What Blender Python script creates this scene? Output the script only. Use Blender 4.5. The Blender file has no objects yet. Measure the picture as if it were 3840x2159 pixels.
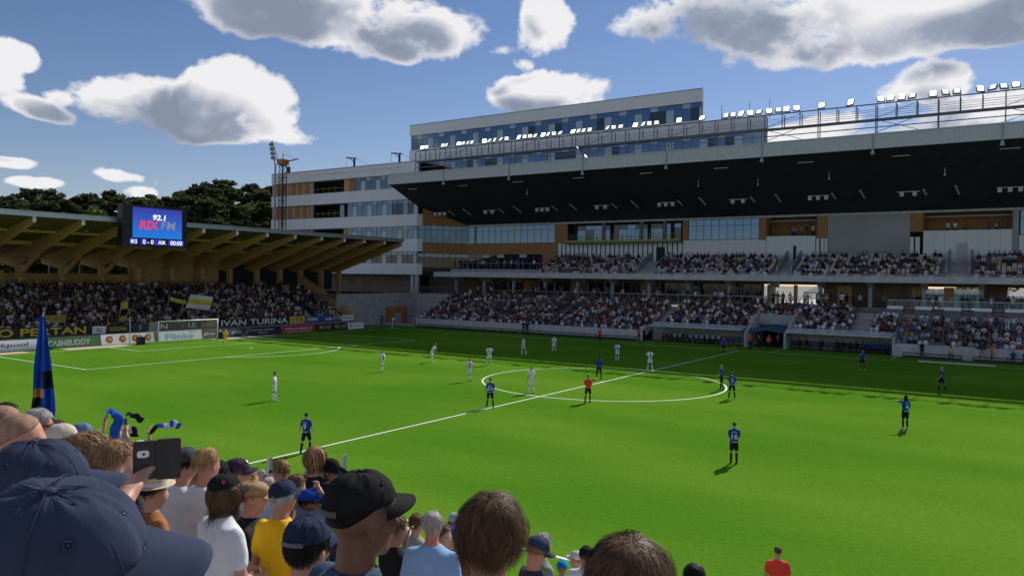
import bpy, bmesh, math, random
import numpy as np
from mathutils import Vector, Matrix, noise as mnoise

random.seed(7); RNG = np.random.RandomState(11)
scene = bpy.context.scene
COL = scene.collection
R = math.radians

# ------------------------------------------------------------------ camera
CAM_POS = Vector((26.576, -52.779, 7.834))
yaw, pit, roll, FPX = 0.585155555, -0.0127838, 0.0142023, 2884.536
fwd = Vector((-math.sin(yaw)*math.cos(pit), math.cos(yaw)*math.cos(pit), math.sin(pit)))
rgt = Vector((math.cos(yaw), math.sin(yaw), 0.0)); upv = rgt.cross(fwd)
rgt, upv = rgt*math.cos(roll)+upv*math.sin(roll), upv*math.cos(roll)-rgt*math.sin(roll)
cam = bpy.data.cameras.new("camera"); cam_o = bpy.data.objects.new("camera", cam); COL.objects.link(cam_o)
cam.sensor_fit = 'HORIZONTAL'; cam.sensor_width = 36.0; cam.lens = FPX/3840*36
cam.clip_start = 0.05; cam.clip_end = 3000
M3 = Matrix((rgt, upv, -fwd)).transposed().to_4x4(); M3.translation = CAM_POS
cam_o.matrix_world = M3; scene.camera = cam_o

# ------------------------------------------------------------------ sky and sun
SUN_EL, SKY_STRENGTH, SUN_STRENGTH = R(36.9), 0.1, 4.1
scene.view_settings.view_transform = 'Standard'; scene.view_settings.look = 'None'
scene.view_settings.gamma = 1.0; scene.view_settings.use_curve_mapping = False
scene.view_settings.exposure = 0.3
scene.cycles.use_denoising = True; scene.cycles.max_bounces = 4
scene.cycles.diffuse_bounces = 2; scene.cycles.glossy_bounces = 2; scene.cycles.transmission_bounces = 2
scene.cycles.sample_clamp_indirect = 6.0

sun = bpy.data.lights.new("sun", 'SUN'); sun.energy = SUN_STRENGTH; sun.angle = R(0.55); sun.color = (1.0, 0.95, 0.86)
sun_o = bpy.data.objects.new("sun", sun); COL.objects.link(sun_o)
SUN_DIR = Vector((0.0, math.cos(SUN_EL), math.sin(SUN_EL)))
sun_o.rotation_euler = (-SUN_DIR).to_track_quat('-Z', 'Y').to_euler(); sun_o.location = (0, 60, 60)

world = bpy.data.worlds.new("World"); scene.world = world; world.use_nodes = True
def build_world():
    nt = world.node_tree; nt.nodes.clear(); N = nt.nodes; L = nt.links
    out = N.new('ShaderNodeOutputWorld'); bg = N.new('ShaderNodeBackground'); L.new(bg.outputs[0], out.inputs[0])
    bg.inputs[1].default_value = SKY_STRENGTH
    sky = N.new('ShaderNodeTexSky'); sky.sky_type = 'NISHITA'; sky.sun_disc = False
    sky.sun_elevation = SUN_EL; sky.sun_rotation = 0.0; sky.air_density = 1.0; sky.dust_density = 0.1; sky.ozone_density = 1.0
    tc = N.new('ShaderNodeTexCoord')
    # cloud field as a node group: direction -> (field)
    g = bpy.data.node_groups.new("cloud_field", 'ShaderNodeTree')
    g.interface.new_socket("dir", in_out='INPUT', socket_type='NodeSocketVector')
    g.interface.new_socket("field", in_out='OUTPUT', socket_type='NodeSocketFloat')
    g.interface.new_socket("soft", in_out='OUTPUT', socket_type='NodeSocketFloat')
    gi = g.nodes.new('NodeGroupInput'); go = g.nodes.new('NodeGroupOutput')
    def m(op, a, b=None, c=None, clamp=False):
        n = g.nodes.new('ShaderNodeMath'); n.operation = op; n.use_clamp = clamp
        for i, v in enumerate((a, b, c)):
            if v is None: continue
            if isinstance(v, (int, float)): n.inputs[i].default_value = v
            else: g.links.new(v, n.inputs[i])
        return n.outputs[0]
    def dot(vec):
        n = g.nodes.new('ShaderNodeVectorMath'); n.operation = 'DOT_PRODUCT'
        g.links.new(gi.outputs[0], n.inputs[0]); n.inputs[1].default_value = vec
        return n.outputs['Value']
    # centre azimuth (deg, 0 = +Y, positive towards +X), elevation, half width, half height, weight
    clouds = CLOUDS
    best = None
    for az, el, ha, hb, wt, tilt in clouds:
        a, e = R(az), R(el)
        c = Vector((math.sin(a)*math.cos(e), math.cos(a)*math.cos(e), math.sin(e)))
        r = Vector((math.cos(a), -math.sin(a), 0)); u = r.cross(c) * -1
        if u.z < 0: u = -u
        t = R(tilt); r, u = r*math.cos(t)+u*math.sin(t), u*math.cos(t)-r*math.sin(t)
        x = dot(r/math.tan(R(ha))); y = dot(u/math.tan(R(hb)))
        q = m('MULTIPLY_ADD', y, y, m('MULTIPLY', x, x))
        v = m('MULTIPLY_ADD', q, -wt, wt)
        best = v if best is None else m('SMOOTH_MAX', best, v, 0.3)
    best = m('SMOOTH_MIN', m('MAXIMUM', best, -1.1), 0.5, 0.5)
    mp = g.nodes.new('ShaderNodeMapping'); g.links.new(gi.outputs[0], mp.inputs[0]); mp.inputs['Scale'].default_value = (1, 1, 1.35)
    n1 = g.nodes.new('ShaderNodeTexNoise'); n1.inputs['Scale'].default_value = 6.5; n1.inputs['Detail'].default_value = 7; n1.inputs['Roughness'].default_value = 0.58
    n1.inputs['Distortion'].default_value = 0.35
    g.links.new(mp.outputs[0], n1.inputs[0])
    n2 = g.nodes.new('ShaderNodeTexNoise'); n2.inputs['Scale'].default_value = 24; n2.inputs['Detail'].default_value = 4; n2.inputs['Roughness'].default_value = 0.55
    g.links.new(mp.outputs[0], n2.inputs[0])
    bil = m('ABSOLUTE', m('ADD', n2.outputs[0], -0.5))
    s = m('MULTIPLY_ADD', n1.outputs[0], 3.9, m('MULTIPLY', best, 0.92))
    s = m('MULTIPLY_ADD', bil, -1.3, s)
    s = m('ADD', s, -1.66)
    g.links.new(s, go.inputs[0])
    n3 = g.nodes.new('ShaderNodeTexNoise'); n3.inputs['Scale'].default_value = 6.5; n3.inputs['Detail'].default_value = 2.5; n3.inputs['Roughness'].default_value = 0.5; n3.inputs['Distortion'].default_value = 0.35
    g.links.new(mp.outputs[0], n3.inputs[0])
    g.links.new(m('ADD', m('MULTIPLY_ADD', n3.outputs[0], 3.0, m('MULTIPLY', best, 0.92)), -1.30), go.inputs[1])
    def grp(vec):
        n = N.new('ShaderNodeGroup'); n.node_tree = g; L.new(vec, n.inputs[0]); return n.outputs
    def M(op, a, b=None, c=None, clamp=False):
        n = N.new('ShaderNodeMath'); n.operation = op; n.use_clamp = clamp
        for i, v in enumerate((a, b, c)):
            if v is None: continue
            if isinstance(v, (int, float)): n.inputs[i].default_value = v
            else: L.new(v, n.inputs[i])
        return n.outputs[0]
    d0, s0 = grp(tc.outputs['Generated'])
    off = N.new('ShaderNodeVectorMath'); off.operation = 'MULTIPLY_ADD'
    off.inputs[0].default_value = SUN_DIR; off.inputs[1].default_value = (0.075,)*3; L.new(tc.outputs['Generated'], off.inputs[2])
    s1 = grp(off.outputs[0])[1]
    def ss(v, lo, hi):
        n = N.new('ShaderNodeMapRange'); n.interpolation_type = 'SMOOTHSTEP'
        n.inputs[1].default_value = lo; n.inputs[2].default_value = hi; L.new(v, n.inputs[0]); return n.outputs[0]
    alpha = ss(d0, -0.06, 0.36)
    thick = M('MULTIPLY', ss(s0, -0.3, 0.85), ss(d0, -0.05, 0.85))
    lit = M('MULTIPLY', M('SUBTRACT', s0, s1), 0.8)
    shade = M('SUBTRACT', M('SUBTRACT', M('MULTIPLY', thick, 1.1), lit), M('MULTIPLY', M('SUBTRACT', d0, s0), 0.38), clamp=True)
    ramp = N.new('ShaderNodeValToRGB'); L.new(shade, ramp.inputs[0])
    cr = ramp.color_ramp; cr.elements[0].position = 0.0; cr.elements[0].color = (7.2, 7.1, 7.2, 1)
    cr.elements[1].position = 1.0; cr.elements[1].color = (2.0, 2.3, 3.0, 1)
    e = cr.elements.new(0.4); e.color = (4.9, 5.05, 5.5, 1)
    e = cr.elements.new(0.7); e.color = (2.6, 2.95, 3.75, 1)
    hs = N.new('ShaderNodeHueSaturation'); hs.inputs['Saturation'].default_value = 1.15; hs.inputs['Value'].default_value = 1.0
    L.new(sky.outputs[0], hs.inputs['Color'])
    mix = N.new('ShaderNodeMix'); mix.data_type = 'RGBA'; L.new(M('MULTIPLY', alpha, 0.97), mix.inputs[0])
    tint = N.new('ShaderNodeVectorMath'); tint.operation = 'MULTIPLY'; tint.inputs[1].default_value = (0.59, 0.56, 0.65); L.new(hs.outputs[0], tint.inputs[0])
    L.new(tint.outputs[0], mix.inputs[6]); L.new(ramp.outputs[0], mix.inputs[7])
    L.new(mix.outputs[2], bg.inputs[0])
CLOUDS = [
(-49.5,18.9,8.78,2.36,1.00,0),
(-43.4,17.8,7.43,2.27,1.05,0),
(-41.9,16.2,3.08,0.90,0.60,0),
(-58.3,11.3,5.11,1.74,1.00,-4),
(-53.0,12.1,4.08,2.29,1.00,0),
(-54.2,10.0,5.16,0.93,0.70,0),
(-16.3,18.4,7.70,2.27,1.00,0),
(-10.3,16.5,8.51,2.08,1.00,0),
(-5.5,16.5,7.45,1.75,0.90,8),
(-1.3,15.4,2.16,0.87,0.80,0),
(-18.2,17.3,4.61,1.49,0.75,0),
(-30.7,13.4,5.01,1.43,0.95,0),
(-33.7,13.5,2.30,1.15,0.80,0),
(-31.5,18.8,1.73,1.73,0.75,-25),
(-31.9,17.4,1.13,0.84,0.22,0),
(-67.0,13.1,1.73,0.86,0.60,0),
(-65.6,10.3,1.97,0.59,0.55,-14),
(-67.0,11.6,0.87,0.96,0.45,0),
(-63.9,11.0,0.75,0.35,0.22,0),
(-66.6,6.7,0.84,0.20,0.20,0),
(-65.1,5.6,0.90,0.20,0.20,0),
(-60.9,6.4,0.78,0.26,0.20,-8),
(-59.6,5.3,0.58,0.26,0.20,0),
(-34.6,16.4,0.85,0.34,0.22,0),
(-33.4,15.4,0.71,0.34,0.22,0),
(-5.3,12.8,2.41,1.52,0.95,0),
(-8.1,12.0,2.22,1.04,0.85,15),
(-3.4,10.7,4.76,1.25,0.85,10),
(-11.4,10.6,3.23,0.97,0.80,12),
(-6.1,10.0,4.13,1.03,0.70,8),
(-13.8,10.2,2.46,0.77,0.60,10),
(12.9,9.2,7.98,2.81,0.72,-2),  # from here on unseen clouds outside the view, added for even cover and fill light
(29.9,33.6,10.81,3.53,0.86,-4),
(35.6,45.3,10.61,7.84,0.95,5),
(52.2,10.3,7.55,3.75,0.92,6),
(64.4,25.0,9.93,4.61,0.85,-5),
(72.8,45.1,16.01,7.62,0.86,-3),
(87.9,14.9,10.41,4.20,0.85,-1),
(97.0,29.2,7.49,3.73,0.94,-7),
(104.2,51.5,11.10,6.42,0.84,-3),
(123.4,10.3,8.06,2.91,0.89,-4),
(129.8,33.0,8.36,4.34,0.97,-6),
(139.1,46.7,14.74,6.72,0.77,-3),
(151.6,13.5,6.21,3.89,0.97,7),
(167.7,35.5,6.70,3.69,0.99,4),
(176.7,55.3,13.65,7.44,0.79,-5),
(188.6,9.6,7.91,4.42,0.80,-8),
(197.0,26.0,10.91,3.87,0.79,-6),
(216.1,49.1,10.56,4.71,0.72,-5),
(225.2,9.8,6.20,3.48,0.77,8),
(232.4,30.4,10.86,3.98,1.00,-0),
(244.9,48.9,9.28,6.02,0.77,6),
(261.2,14.0,6.16,3.01,0.77,-5),
(268.1,34.4,7.38,3.12,0.98,1),
(285.7,48.8,15.76,6.85,0.94,4),

]
world.cycles.sampling_method = 'MANUAL'; world.cycles.sample_map_resolution = 256
build_world()

# ------------------------------------------------------------------ materials
MATS = {}
def pm(name, col, rough=0.6, var=0.12, scale=6.0, bump=0.0, bscale=60.0, metal=0.0, spec=0.5, coords='Object', emit=None, estr=0.0, stretch=(1,1,1), var2=None):
    """procedural principled material: base colour varied by noise, optional bump"""
    if name in MATS: return MATS[name]
    mt = bpy.data.materials.new(name); mt.use_nodes = True; nt = mt.node_tree; N = nt.nodes; L = nt.links
    b = N['Principled BSDF']; b.inputs['Roughness'].default_value = rough; b.inputs['Metallic'].default_value = metal
    b.inputs['Specular IOR Level'].default_value = spec
    tc = N.new('ShaderNodeTexCoord'); mp = N.new('ShaderNodeMapping'); mp.inputs['Scale'].default_value = stretch
    L.new(tc.outputs[coords], mp.inputs[0])
    nz = N.new('ShaderNodeTexNoise'); nz.inputs['Scale'].default_value = scale; nz.inputs['Detail'].default_value = 6
    L.new(mp.outputs[0], nz.inputs[0])
    rp = N.new('ShaderNodeValToRGB'); L.new(nz.outputs[0], rp.inputs[0])
    lo = tuple(c*(1-var) for c in col); hi = tuple(min(1.0, c*(1+var)) for c in col)
    if var2: lo = var2
    rp.color_ramp.elements[0].position = 0.3; rp.color_ramp.elements[0].color = (*lo, 1)
    rp.color_ramp.elements[1].position = 0.7; rp.color_ramp.elements[1].color = (*hi, 1)
    L.new(rp.outputs[0], b.inputs['Base Color'])
    if bump:
        n2 = N.new('ShaderNodeTexNoise'); n2.inputs['Scale'].default_value = bscale; n2.inputs['Detail'].default_value = 4; L.new(mp.outputs[0], n2.inputs[0])
        bp = N.new('ShaderNodeBump'); bp.inputs['Strength'].default_value = bump; bp.inputs['Distance'].default_value = 0.02
        L.new(n2.outputs[0], bp.inputs['Height']); L.new(bp.outputs[0], b.inputs['Normal'])
    if emit:
        b.inputs['Emission Color'].default_value = (*emit, 1); b.inputs['Emission Strength'].default_value = estr; mt.cycles.emission_sampling = 'NONE'
    MATS[name] = mt; return mt
def objcol_mat(name, rough=0.8, var=0.15):
    if name in MATS: return MATS[name]
    mt = bpy.data.materials.new(name); mt.use_nodes = True; nt = mt.node_tree; N = nt.nodes; L = nt.links
    b = N['Principled BSDF']; b.inputs['Roughness'].default_value = rough; b.inputs['Specular IOR Level'].default_value = 0.25
    oi = N.new('ShaderNodeObjectInfo'); tc = N.new('ShaderNodeTexCoord'); nz = N.new('ShaderNodeTexNoise'); nz.inputs['Scale'].default_value = 9
    L.new(tc.outputs['Object'], nz.inputs[0])
    mr = N.new('ShaderNodeMapRange'); L.new(nz.outputs[0], mr.inputs[0]); mr.inputs[1].default_value = .3; mr.inputs[2].default_value = .7; mr.inputs[3].default_value = 1-var; mr.inputs[4].default_value = 1+var*.5
    mx = N.new('ShaderNodeVectorMath'); mx.operation = 'SCALE'; L.new(oi.outputs['Color'], mx.inputs[0]); L.new(mr.outputs[0], mx.inputs['Scale'])
    L.new(mx.outputs[0], b.inputs['Base Color']); MATS[name] = mt; return mt
def attr_mat(name, rough=0.8, spec=0.25, attr='Col', var=0.0, vscale=20):
    if name in MATS: return MATS[name]
    mt = bpy.data.materials.new(name); mt.use_nodes = True; nt = mt.node_tree; N = nt.nodes; L = nt.links
    b = N['Principled BSDF']; b.inputs['Roughness'].default_value = rough; b.inputs['Specular IOR Level'].default_value = spec
    at = N.new('ShaderNodeAttribute'); at.attribute_name = attr
    if var:
        tc = N.new('ShaderNodeTexCoord'); nz = N.new('ShaderNodeTexNoise'); nz.inputs['Scale'].default_value = vscale; L.new(tc.outputs['Object'], nz.inputs[0])
        mr = N.new('ShaderNodeMapRange'); L.new(nz.outputs[0], mr.inputs[0]); mr.inputs[1].default_value = .3; mr.inputs[2].default_value = .7; mr.inputs[3].default_value = 1-var; mr.inputs[4].default_value = 1+var
        mx = N.new('ShaderNodeVectorMath'); mx.operation = 'SCALE'; L.new(at.outputs['Color'], mx.inputs[0]); L.new(mr.outputs[0], mx.inputs['Scale'])
        L.new(mx.outputs[0], b.inputs['Base Color'])
    else: L.new(at.outputs['Color'], b.inputs['Base Color'])
    MATS[name] = mt; return mt

# ------------------------------------------------------------------ mesh helpers
class MB:
    def __init__(s): s.v = []; s.f = []; s.m = []
    def add(s, vs, fs, m=0):
        o = len(s.v); s.v.extend([tuple(x) for x in vs]); s.f.extend([tuple(i+o for i in f) for f in fs]); s.m.extend([m]*len(fs)); return s
    def box(s, x0, x1, y0, y1, z0, z1, m=0):
        return s.add([(x0,y0,z0),(x1,y0,z0),(x1,y1,z0),(x0,y1,z0),(x0,y0,z1),(x1,y0,z1),(x1,y1,z1),(x0,y1,z1)],
                     [(0,3,2,1),(4,5,6,7),(0,1,5,4),(1,2,6,5),(2,3,7,6),(3,0,4,7)], m)
    def bar(s, a, b, w, h=None, m=0, up=(0,0,1)):
        """rectangular bar from a to b"""
        a, b = Vector(a), Vector(b); d = (b-a).normalized(); h = h or w
        up = Vector(up)
        if abs(d.dot(up)) > 0.98: up = Vector((1,0,0))
        r = d.cross(up).normalized(); u = r.cross(d)
        vs = []
        for p in (a, b):
            for i, j in ((-1,-1),(1,-1),(1,1),(-1,1)): vs.append(p + r*(i*w/2) + u*(j*h/2))
        return s.add(vs, [(0,1,2,3),(7,6,5,4),(0,4,5,1),(1,5,6,2),(2,6,7,3),(3,7,4,0)], m)
    def tube(s, pts, radii, n=8, m=0, caps=True, flat=None):
        pts = [Vector(p) for p in pts]
        if isinstance(radii, (int, float)): radii = [radii]*len(pts)
        vs, fs = [], []; pr = None
        for i, p in enumerate(pts):
            d = (pts[min(i+1, len(pts)-1)] - pts[max(i-1, 0)]).normalized()
            if pr is None:
                ref = Vector((0,0,1)) if abs(d.z) < 0.9 else Vector((0,1,0)); r = d.cross(ref).normalized()
            else:
                r = (pr - d*pr.dot(d)).normalized()
            pr = r; u = d.cross(r)
            rx = radii[i] if not isinstance(radii[i], tuple) else radii[i][0]
            ry = radii[i] if not isinstance(radii[i], tuple) else radii[i][1]
            for k in range(n):
                t = 2*math.pi*k/n; vs.append(p + r*math.cos(t)*rx + u*math.sin(t)*ry)
        for i in range(len(pts)-1):
            for k in range(n): fs.append((i*n+k, i*n+(k+1)%n, (i+1)*n+(k+1)%n, (i+1)*n+k))
        if caps: fs.append(tuple(range(n-1, -1, -1))); fs.append(tuple((len(pts)-1)*n+k for k in range(n)))
        return s.add(vs, fs, m)
    def capsule(s, a, b, ra, rb, n=10, m=0):
        """tapered closed capsule"""
        a, b = Vector(a), Vector(b); d = b-a; L = max(d.length, 1e-5); d = d/L
        pts, rad = [], []
        for t in (-0.98, -0.75, -0.4, 0): pts.append(a + d*(t*ra)); rad.append(ra*math.sqrt(max(0.02, 1-t*t)))
        for t in (0, 0.4, 0.75, 0.98): pts.append(b + d*(t*rb)); rad.append(rb*math.sqrt(max(0.02, 1-t*t)))
        return s.tube(pts, rad, n, m)
    def ellipsoid(s, c, r, nu=14, nv=9, m=0, rot=None):
        c = Vector(c); vs, fs = [], []
        for j in range(1, nv):
            ph = math.pi*j/nv
            for i in range(nu):
                t = 2*math.pi*i/nu; p = Vector((r[0]*math.sin(ph)*math.cos(t), r[1]*math.sin(ph)*math.sin(t), r[2]*math.cos(ph)))
                vs.append(c + (rot @ p if rot else p))
        T = Vector((0,0,r[2])); B = -T
        if rot: T, B = rot @ T, rot @ B
        vs.append(c+T); vs.append(c+B); tI, bI = len(vs)-2, len(vs)-1
        for j in range(nv-2):
            for i in range(nu): fs.append((j*nu+i, (j+1)*nu+i, (j+1)*nu+(i+1)%nu, j*nu+(i+1)%nu))
        for i in range(nu):
            fs.append((tI, i, (i+1)%nu)); fs.append((bI, (nv-2)*nu+(i+1)%nu, (nv-2)*nu+i))
        return s.add(vs, fs, m)
    def loft(s, rings, m=0, caps=True, closed=True):
        n = len(rings[0]); vs = [p for r in rings for p in r]; fs = []
        for i in range(len(rings)-1):
            for k in range(n if closed else n-1): fs.append((i*n+k, i*n+(k+1)%n, (i+1)*n+(k+1)%n, (i+1)*n+k))
        if caps: fs.append(tuple(range(n-1,-1,-1))); fs.append(tuple((len(rings)-1)*n+k for k in range(n)))
        return s.add(vs, fs, m)
    def prism(s, poly, axis, a, b, m=0):
        """polygon in the plane perpendicular to axis ('x','y','z'), extruded from a to b"""
        def P(q, t): return (t, q[0], q[1]) if axis == 'x' else ((q[0], t, q[1]) if axis == 'y' else (q[0], q[1], t))
        n = len(poly); vs = [P(q, a) for q in poly] + [P(q, b) for q in poly]
        fs = [tuple(range(n)), tuple(range(2*n-1, n-1, -1))] + [(k, (k+1)%n, n+(k+1)%n, n+k)[::-1] for k in range(n)]
        return s.add(vs, fs, m)
def mesh_of(mb, name, mats, smooth=False, fix=True):
    me = bpy.data.meshes.new(name); me.from_pydata([tuple(v) for v in mb.v], [], mb.f)
    for mt in (mats if isinstance(mats, (list, tuple)) else [mats]): me.materials.append(mt)
    if any(mb.m): me.polygons.foreach_set('material_index', mb.m)
    if fix:
        bm = bmesh.new(); bm.from_mesh(me); bmesh.ops.recalc_face_normals(bm, faces=bm.faces); bm.to_mesh(me); bm.free()
    if smooth: me.polygons.foreach_set('use_smooth', [True]*len(me.polygons))
    me.update(); return me
def link(name, me, parent=None, loc=None):
    o = bpy.data.objects.new(name, me); COL.objects.link(o)
    if parent is not None: o.parent = parent
    if loc is not None: o.location = loc
    return o
def base_of(o):
    p = Vector((0,0,0))
    while o is not None: p += o.location; o = o.parent
    return p
def part(name, mb, mats, parent=None, smooth=False, fix=True):
    """world coordinates in, mesh object out (its parent's base is taken off)"""
    me = mesh_of(mb, name, mats, smooth, fix)
    if parent is not None:
        b = base_of(parent); me.transform(Matrix.Translation(-b))
    return link(name, me, parent)
def tag(o, label, cat, group=None, kind=None):
    if label: o['label'] = label
    if cat: o['category'] = cat
    if group: o['group'] = group
    if kind: o['kind'] = kind
    return o
def thing(name, label, cat, loc=(0,0,0), group=None, rz=0.0):
    o = bpy.data.objects.new(name, None); COL.objects.link(o); o.location = loc; o.rotation_euler = (0,0,rz); o.empty_display_size = 0.3
    return tag(o, label, cat, group)
def struct(name, mb, mats, smooth=False):
    o = part(name, mb, mats, None, smooth); o['kind'] = 'structure'; return o
UNIT = {}
def unit_box(mat):
    """shared 1x1x1 box mesh per material (centre origin)"""
    k = mat.name
    if k not in UNIT: UNIT[k] = mesh_of(MB().box(-.5,.5,-.5,.5,-.5,.5), 'unit_box_'+k, mat)
    return UNIT[k]
def piece(name, parent, mat, x0, x1, y0, y1, z0, z1):
    """box piece as its own object sharing one mesh per material"""
    o = bpy.data.objects.new(name, unit_box(mat)); COL.objects.link(o); o.parent = parent
    b = base_of(parent); o.location = Vector(((x0+x1)/2, (y0+y1)/2, (z0+z1)/2)) - b; o.scale = (x1-x0, y1-y0, z1-z0); return o
def lettering(txt, centre, ex, ez, height, mat, parent, width=None, shear=0.0, bold=0.0, name='lettering', extrude=0.004, align='CENTER'):
    cu = bpy.data.curves.new('txt', 'FONT'); cu.body = txt; cu.size = 1.0; cu.extrude = 0.0; cu.shear = shear; cu.offset = bold
    cu.resolution_u = 3
    t = bpy.data.objects.new('txt', cu); me0 = t.to_mesh()
    co = np.zeros(len(me0.vertices)*3); me0.vertices.foreach_get('co', co); co = co.reshape(-1,3)
    faces = [tuple(p.vertices) for p in me0.polygons]; t.to_mesh_clear(); bpy.data.objects.remove(t); bpy.data.curves.remove(cu)
    if len(co) == 0: return None
    lo, hi = co.min(0), co.max(0); s = height/max(0.001, (hi[1]-lo[1])); sx = s if width is None else width/(hi[0]-lo[0])
    ex, ez = Vector(ex).normalized(), Vector(ez).normalized(); c = Vector(centre); b = base_of(parent)
    vs = [c - b + ex*((q[0]-(lo[0]+hi[0])/2)*sx) + ez*((q[1]-(lo[1]+hi[1])/2)*s) for q in co]
    me = bpy.data.meshes.new(name); me.from_pydata([tuple(v) for v in vs], [], faces); me.materials.append(mat); me.update()
    return link(name, me, parent)
def copy_tree(o, parent=None):
    c = o.copy(); COL.objects.link(c); c.parent = parent
    for ch in o.children: copy_tree(ch, c)
    return c
ORD = ['first','second','third','fourth','fifth','sixth','seventh','eighth','ninth','tenth','eleventh','twelfth','thirteenth','fourteenth','fifteenth','sixteenth','seventeenth','eighteenth','nineteenth','twentieth']
def ordn(i): 
    if i < 20: return ORD[i]
    k = i+1; return '%d%s' % (k, 'th' if 10 <= k % 100 <= 20 else {1:'st',2:'nd',3:'rd'}.get(k % 10, 'th'))

# ------------------------------------------------------------------ common materials
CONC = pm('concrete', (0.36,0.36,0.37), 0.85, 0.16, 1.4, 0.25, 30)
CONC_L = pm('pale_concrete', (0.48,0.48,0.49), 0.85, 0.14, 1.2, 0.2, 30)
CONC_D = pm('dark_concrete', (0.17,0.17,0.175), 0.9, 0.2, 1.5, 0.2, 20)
WHITE_P = pm('white_facade_panel', (0.76,0.77,0.78), 0.55, 0.05, 0.6, 0.05, 8)
WOOD = pm('orange_wood', (0.36,0.17,0.055), 0.6, 0.22, 2.5, 0.15, 30, stretch=(1,1,6))
PLY = pm('raw_plywood', (0.52,0.31,0.13), 0.65, 0.18, 1.6, 0.1, 30, stretch=(1,1,4))
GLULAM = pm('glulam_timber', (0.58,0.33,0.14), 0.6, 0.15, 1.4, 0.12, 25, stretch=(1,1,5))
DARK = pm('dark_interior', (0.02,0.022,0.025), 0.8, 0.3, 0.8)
BLACKM = pm('black_metal', (0.015,0.015,0.017), 0.45, 0.2, 5)
GANT = pm('dull_gantry_steel', (0.15,0.16,0.20), 0.6, 0.15, 3, metal=0.2)
GALV = pm('galvanised_steel', (0.42,0.44,0.46), 0.4, 0.15, 4, metal=0.85)
GREYP = pm('grey_paint', (0.33,0.35,0.38), 0.5, 0.1, 3)
CLAD = pm('grey_corrugated_cladding', (0.50,0.51,0.54), 0.45, 0.05, 2)
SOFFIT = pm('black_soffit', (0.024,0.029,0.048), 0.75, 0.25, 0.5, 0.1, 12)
FRAME = pm('window_frame', (0.06,0.075,0.09), 0.4, 0.1, 4)
GLASS_B = pm('blue_glass', (0.10,0.155,0.225), 0.05, 0.2, 0.25, spec=1.0, metal=0.8)
GLASS_D = pm('dark_glass', (0.018,0.026,0.036), 0.05, 0.3, 0.3, spec=0.9, metal=0.3)
GLASS_G = pm('grey_blue_panel', (0.15,0.19,0.24), 0.12, 0.12, 0.4, spec=0.8, metal=0.4)
GLASS_L = pm('pale_blue_panel', (0.42,0.52,0.57), 0.2, 0.06, 0.4, spec=0.6)
TURF_M = None
def turf():
    mt = bpy.data.materials.new('artificial_turf'); mt.use_nodes = True; nt = mt.node_tree; N = nt.nodes; L = nt.links
    b = N['Principled BSDF']; b.inputs['Roughness'].default_value = 1.0; b.inputs['Specular IOR Level'].default_value = 0.0
    tc = N.new('ShaderNodeTexCoord')
    mp = N.new('ShaderNodeMapping'); mp.inputs['Scale'].default_value = (0.045, 0.11, 1); L.new(tc.outputs['Object'], mp.inputs[0])
    n1 = N.new('ShaderNodeTexNoise'); n1.inputs['Scale'].default_value = 1.0; n1.inputs['Detail'].default_value = 3; L.new(mp.outputs[0], n1.inputs[0])
    n2 = N.new('ShaderNodeTexNoise'); n2.inputs['Scale'].default_value = 5; n2.inputs['Detail'].default_value = 10; n2.inputs['Roughness'].default_value = .85; L.new(tc.outputs['Object'], n2.inputs[0])
    r1 = N.new('ShaderNodeValToRGB'); L.new(n1.outputs[0], r1.inputs[0])
    r1.color_ramp.elements[0].position = .38; r1.color_ramp.elements[0].color = (0.068,0.184,0.012,1)
    r1.color_ramp.elements[1].position = .62; r1.color_ramp.elements[1].color = (0.105,0.222,0.019,1)
    r2 = N.new('ShaderNodeMapRange'); L.new(n2.outputs[0], r2.inputs[0]); r2.inputs[1].default_value = .25; r2.inputs[2].default_value = .75; r2.inputs[3].default_value = .62; r2.inputs[4].default_value = 1.42
    mx = N.new('ShaderNodeVectorMath'); mx.operation = 'SCALE'; L.new(r1.outputs[0], mx.inputs[0]); L.new(r2.outputs[0], mx.inputs['Scale'])
    L.new(mx.outputs[0], b.inputs['Base Color'])
    n3 = N.new('ShaderNodeTexNoise'); n3.inputs['Scale'].default_value = 45; n3.inputs['Detail'].default_value = 3; L.new(tc.outputs['Object'], n3.inputs[0])
    bp = N.new('ShaderNodeBump'); bp.inputs['Strength'].default_value = .35; bp.inputs['Distance'].default_value = .03; L.new(n3.outputs[0], bp.inputs['Height']); L.new(bp.outputs[0], b.inputs['Normal'])
    return mt
TURF = turf()

# ------------------------------------------------------------------ ground, pitch, markings
struct('ground', MB().add([(-1500,-1500,-.03),(1500,-1500,-.03),(1500,1500,-.03),(-1500,1500,-.03)], [(0,1,2,3)]), pm('ground_earth', (0.13,0.13,0.10), 0.95, 0.25, 0.05, coords='Object'))
struct('pitch', MB().add([(-57,-44,0),(60,-44,0),(60,40.9,0),(-57,40.9,0)], [(0,1,2,3)]), TURF)
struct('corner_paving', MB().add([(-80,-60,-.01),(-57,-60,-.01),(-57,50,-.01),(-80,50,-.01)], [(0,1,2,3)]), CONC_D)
LINE = pm('white_line_paint', (0.78,0.80,0.76), 0.8, 0.08, 6)
mk = MB(); ZL = 0.005
def line(x0, y0, x1, y1, w=.12, mb=None):
    d = Vector((x1-x0, y1-y0, 0)).normalized(); n = Vector((-d.y, d.x, 0))*(w/2)
    a, b = Vector((x0,y0,ZL)), Vector((x1,y1,ZL)); (mb or mk).add([a-n, b-n, b+n, a+n], [(0,1,2,3)])
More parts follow.
